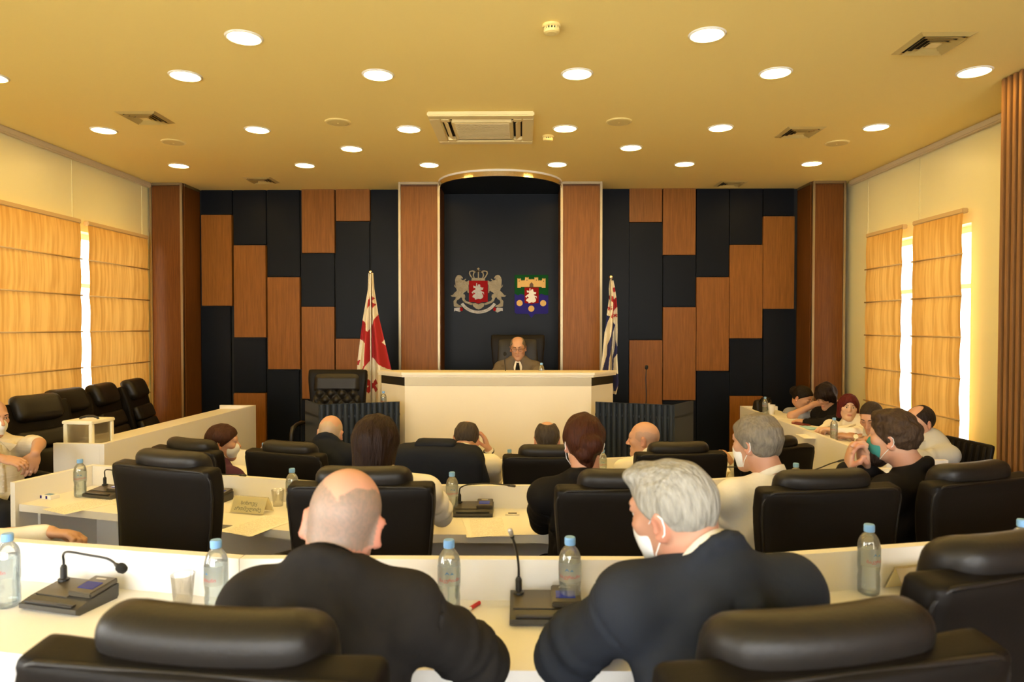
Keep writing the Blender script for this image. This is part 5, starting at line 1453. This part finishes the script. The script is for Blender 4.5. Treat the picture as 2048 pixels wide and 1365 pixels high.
# ================================================================== things on the desks
ACR = thin_clear('acrylic', (0.99, 0.985, 0.96), 0.02, 1.0, 0.03); CREAM = mat('name_card', (0.93, 0.82, 0.50), 0.7); INKD = mat('ink', (0.06, 0.05, 0.03), 0.6); PAPER = mat('paper', (0.84, 0.82, 0.77), 0.8)
def nameplate(x, y, z, yaw, lines, label):
    o = thing('name_plate', (x, y, z), R(yaw), label, 'name plate', 'tent name plates')
    w, h = .205, .09; al = R(28)
    for s in (-1, 1):
        M = RZ(0 if s < 0 else PI) @ T(0, -.046, .0) @ RX(-al)
        c = build(MB().box((0, .001, h / 2 + .004), (w - .008, .0015, h - .006)), 'card', CREAM, o, M)
        build(MB().box((0, -.0015, h / 2 + .003), (w, .002, h)), 'acrylic_sheet', ACR, o, M)
        if s < 0:
            for i, t in enumerate(lines):
                me = text_mesh(t, .026); me.materials.append(INKD)
                link('lettering', me, c, T(.0, -.0004, .058 - i * .030) @ RX(PI / 2))
def at_desk(u, v, z): p = at_z(u, v, z); return p.x, p.y
x, y = at_desk(503, 1025, .90); nameplate(x, y, .90, -14, ['ხიხოუც', 'ართმელიძე'], 'cream tent name plate on the middle desk beside the empty chair')
x, y = at_desk(1452, 945, .75); nameplate(x, 4.92, .75, 10, ['ლუკ', 'ბაბუხიძე'], 'cream tent name plate on the far desk by the hidden man')
x, y = at_desk(1840, 1180, 1.05); nameplate(x, 2.12, 1.05, 14, ['', ''], 'cream tent name plate behind the right chairs on the nearest desk')
def printed_paper():
    m = mat('printed_paper', (0.84, 0.82, 0.77), 0.8); nt = m.node_tree; L = nt.links; b = nt.nodes['Principled BSDF']
    tc = nt.nodes.new('ShaderNodeTexCoord'); sp = nt.nodes.new('ShaderNodeSeparateXYZ'); L.new(tc.outputs['Object'], sp.inputs[0])
    w = nt.nodes.new('ShaderNodeMath'); w.operation = 'MULTIPLY'; w.inputs[1].default_value = 620; L.new(sp.outputs[1], w.inputs[0])
    s = nt.nodes.new('ShaderNodeMath'); s.operation = 'SINE'; L.new(w.outputs[0], s.inputs[0])
    n = nt.nodes.new('ShaderNodeTexNoise'); n.inputs['Scale'].default_value = 180; L.new(tc.outputs['Object'], n.inputs['Vector'])
    a = nt.nodes.new('ShaderNodeMath'); a.operation = 'MULTIPLY'; L.new(s.outputs[0], a.inputs[0]); L.new(n.outputs[0], a.inputs[1])
    g = nt.nodes.new('ShaderNodeMath'); g.operation = 'GREATER_THAN'; g.inputs[1].default_value = .42; L.new(a.outputs[0], g.inputs[0])
    ax = nt.nodes.new('ShaderNodeMath'); ax.operation = 'ABSOLUTE'; L.new(sp.outputs[0], ax.inputs[0])
    lt = nt.nodes.new('ShaderNodeMath'); lt.operation = 'LESS_THAN'; lt.inputs[1].default_value = .082; L.new(ax.outputs[0], lt.inputs[0])
    mm = nt.nodes.new('ShaderNodeMath'); mm.operation = 'MULTIPLY'; L.new(g.outputs[0], mm.inputs[0]); L.new(lt.outputs[0], mm.inputs[1])
    mx = nt.nodes.new('ShaderNodeMix'); mx.data_type = 'RGBA'; mx.inputs[6].default_value = (.84, .82, .77, 1); mx.inputs[7].default_value = (.38, .36, .33, 1)
    L.new(mm.outputs[0], mx.inputs[0]); L.new(mx.outputs[2], b.inputs['Base Color']); return m
PRINT = printed_paper()
def sheet(u, v, z, yaw, label, n=1, w=.21, l=.297):
    x, y = at_desk(u, v, z)
    mb = MB()
    for k in range(n): mb.box((0, 0, .0006 + k * .0012), (w, l, .0008), RZ(R(k * 3)))
    o = build(mb, 'paper_sheet', PRINT, None, T(x, y, z) @ RZ(R(yaw))); tag(o, label, 'paper', 'papers on the desks')
sheet(165, 1012, .9003, -28, 'printed sheet hanging over the left end of the middle desk')
sheet(300, 1000, .9003, -16, 'printed sheets behind the empty chair on the middle desk', 2)
sheet(515, 1052, .9003, -25, 'printed sheet below the name plate on the middle desk', 2)
sheet(975, 1056, .9003, 6, 'printed sheets before the microphone in the middle desk centre', 3)
sheet(1422, 942, .7503, 20, 'printed sheet on the far desk beside the name plate')
sheet(1565, 836, 1.0303, 80, 'white sheets near the far end of the right bench', 2)
sheet(1640, 874, 1.0303, 84, 'white sheets before the small bottle on the right bench', 2)
# cup, cigarette packet, socket, pens
CUPM = thin_clear('cup_plastic', (1.0, 1.0, 1.0), 0.01, 1.0, 0.04)
def cup(u, v, z, label):
    x, y = at_desk(u, v, z); o = build(MB().lathe([(.026, 0), (.026, .003), (.034, .085), (.0350, .087), (.0335, .085), (.0255, .004)], 22), 'drinking_cup', CUPM, None, T(x, y, z), True)
    tag(o, label, 'cup', 'clear plastic cups')
cup(366, 1207, 1.05, 'clear plastic cup beside the foam microphone, nearest desk'); cup(556, 1012, .90, 'clear plastic cup beside the name plate, middle desk')
x, y = at_desk(100, 997, .90)
o = thing('cigarette_packet', (x, y, .90), R(-20), 'white cigarette packet with blue corners, left end of the middle desk', 'packet')
build(MB().box((0, 0, .011), (.088, .055, .022), bev=.002), 'carton', PAPER, o)
for dx in (-.036, .010): build(MB().box((dx, -.0277, .011), (.014, .001, .016)), 'printed_square', EBLUE, o)
build(MB().box((.0, .0, .0222), (.05, .03, .0006)), 'printed_square', INKB, o)
x, y = at_desk(1025, 1029, .90); o = thing('desk_socket', (x, y, .90), 0, 'white cable socket set in the middle desk', 'socket')
build(MB().box((0, 0, .003), (.075, .05, .006), bev=.002), 'plate', WHITE2, o); build(MB().box((0, -.006, .0065), (.045, .014, .002)), 'slot', DARK, o)
REDP = mat('red_plastic', (0.6, 0.02, 0.015), 0.4)
x, y = at_desk(930, 1228, 1.05); o = thing('pen', (x, y, 1.05), R(60), 'red-capped pen beside the arm of the bald man in charcoal', 'pen')
build(MB().tube([(-.06, 0, .005), (.03, 0, .005)], .0045, 8), 'barrel', WHITE2, o); build(MB().tube([(.03, 0, .0055), (.075, 0, .0055)], .0055, 8), 'cap', REDP, o)

# ballot box on the left bench
p = at_y(185, 880, 4.98)
o = thing('ballot_box', (-3.14, 4.90, 1.03), R(-6), 'clear ballot box with white lid and black strap handle', 'ballot box')
BOXM = mat('ballot_white', (0.82, 0.78, 0.62), 0.4); BOXC = thin_clear('ballot_clear', (0.88, 0.84, 0.74), 0.08, 0.78, 0.1)
w, h = .225, .150
for sx in (-1, 1):
    for sy in (-1, 1): build(MB().box((sx * (w / 2 - .014), sy * (w / 2 - .014), h / 2), (.028, .028, h), bev=.004), 'corner_post', BOXM, o)
for k in range(4): build(MB().box((0, 0, 0), (w - .056, .004, h - .004)), 'clear_panel', BOXC, o, RZ(k * PI / 2) @ T(0, w / 2 - .012, h / 2))
build(MB().box((0, 0, .003), (w - .03, w - .03, .006)), 'floor_plate', BOXM, o)
lid = build(MB().box((0, 0, h + .012), (w + .012, w + .012, .024), bev=.005), 'lid', BOXM, o)
build(MB().tube([(-.06, -.01, h + .022), (-.055, -.008, h + .034), (-.02, 0, h + .043), (.03, .006, h + .044), (.06, .01, h + .036), (.065, .011, h + .022)], .009, 8), 'strap_handle', BLACKP, lid, smooth=True)

# bag, cups and small things on the right bench
p = at_z(1503, 818, 1.03); o = thing('handbag', (2.40, 6.82, 1.03), R(20), 'black handbag at the far end of the right bench', 'bag')
def bagfn(V): V = V.copy(); t = V[:, 2] / .13 + .5; V[:, 1] *= 1 - .45 * t; V[:, 0] *= 1 - .12 * t; V[:, 2] += .012 * np.sin(V[:, 0] * 30); return V
cushion('body', (.20, .12, .13), .035, LEATHER2, 8, bagfn, o, T(0, 0, .065))
build(MB().tube([(-.06, -.03, .10), (-.05, -.05, .14), (0, -.055, .15), (.05, -.05, .14), (.06, -.03, .10)], .006, 8), 'handle', LEATHER, o, smooth=True)
build(MB().box((0, -.052, .075), (.03, .006, .02), bev=.002), 'clasp', CHROME, o)
for (u, v, l) in ((1543, 829, 'white paper cup next to the bottle on the right bench'), (1536, 826, 'white paper cup behind the first one on the right bench')):
    x, y = at_desk(u, v, 1.03); o = build(MB().lathe([(.026, 0), (.034, .09), (.036, .092), (.034, .09), (.025, .004)], 20), 'paper_cup', PAPER, None, T(x + (.02 if u == 1536 else 0), y + (.09 if u == 1536 else 0), 1.03), True); tag(o, l, 'cup', 'white paper cups')
x, y = at_desk(1602, 850, 1.03); tag(build(MB().box((0, 0, .005), (.075, .15, .01), bev=.003), 'mobile_phone', mat('phone_red', (.16, .02, .015), .3), None, T(x, y, 1.03) @ RZ(.4)), 'dark red phone lying on the right bench', 'phone')
x, y = at_desk(1616, 858, 1.03); o = cushion('folded_mask', (.09, .16, .014), .006, mat('mask_blue', (.35, .58, .70), .8), 5, None, None, T(x, y, 1.038) @ RZ(.3)); tag(o, 'pale blue face mask lying on the right bench', 'mask')

# navy jacket over a chair of the far row
o = tag(bpy.data.objects.new('draped_jacket', None), 'navy jacket draped over the back of a far-row chair', 'jacket'); COL.objects.link(o); o.matrix_basis = JCHAIR.matrix_basis.copy()
def jk(V):
    V = V.copy(); t = V[:, 2] / .62 + .5
    V[:, 0] *= 1.0 - .22 * (t - .85) ** 2 - .25 * np.clip(t - .88, 0, 1) * 2
    V[:, 1] += .010 * np.sin(V[:, 0] * 26 + 3 * t) * (1 - t) + .006 * np.sin(V[:, 0] * 60); V[:, 2] += .012 * np.cos(V[:, 0] * 9); return V
Mb = T(0, -.235, .44) @ RX(R(9)) @ T(0, 0, .35)
cushion('body', (.57, .19, .62), .06, CL['darknavy'], 14, jk, o, Mb @ T(0, .02, .09))
cushion('collar', (.24, .10, .07), .03, CL['darknavy'], 8, None, o, Mb @ T(0, .03, .40))
for s in (-1, 1):
    build(MB().tube([(s * .245, .0, .31), (s * .265, .01, .2), (s * .27, .02, .0), (s * .26, .03, -.22)], [.045, .05, .048, .042], 10), 'sleeve', CL['darknavy'], o, Mb, True)

tag(build(MB().tube([(-2.30, 3.98, .86), (-2.32, 3.96, .70), (-2.30, 3.94, .45), (-2.26, 3.93, .25), (-2.2, 3.92, .156)], .008, 6), 'power_cable', BLACKP, None, None, True), 'black cable hanging under the left end of the middle desk', 'cable')
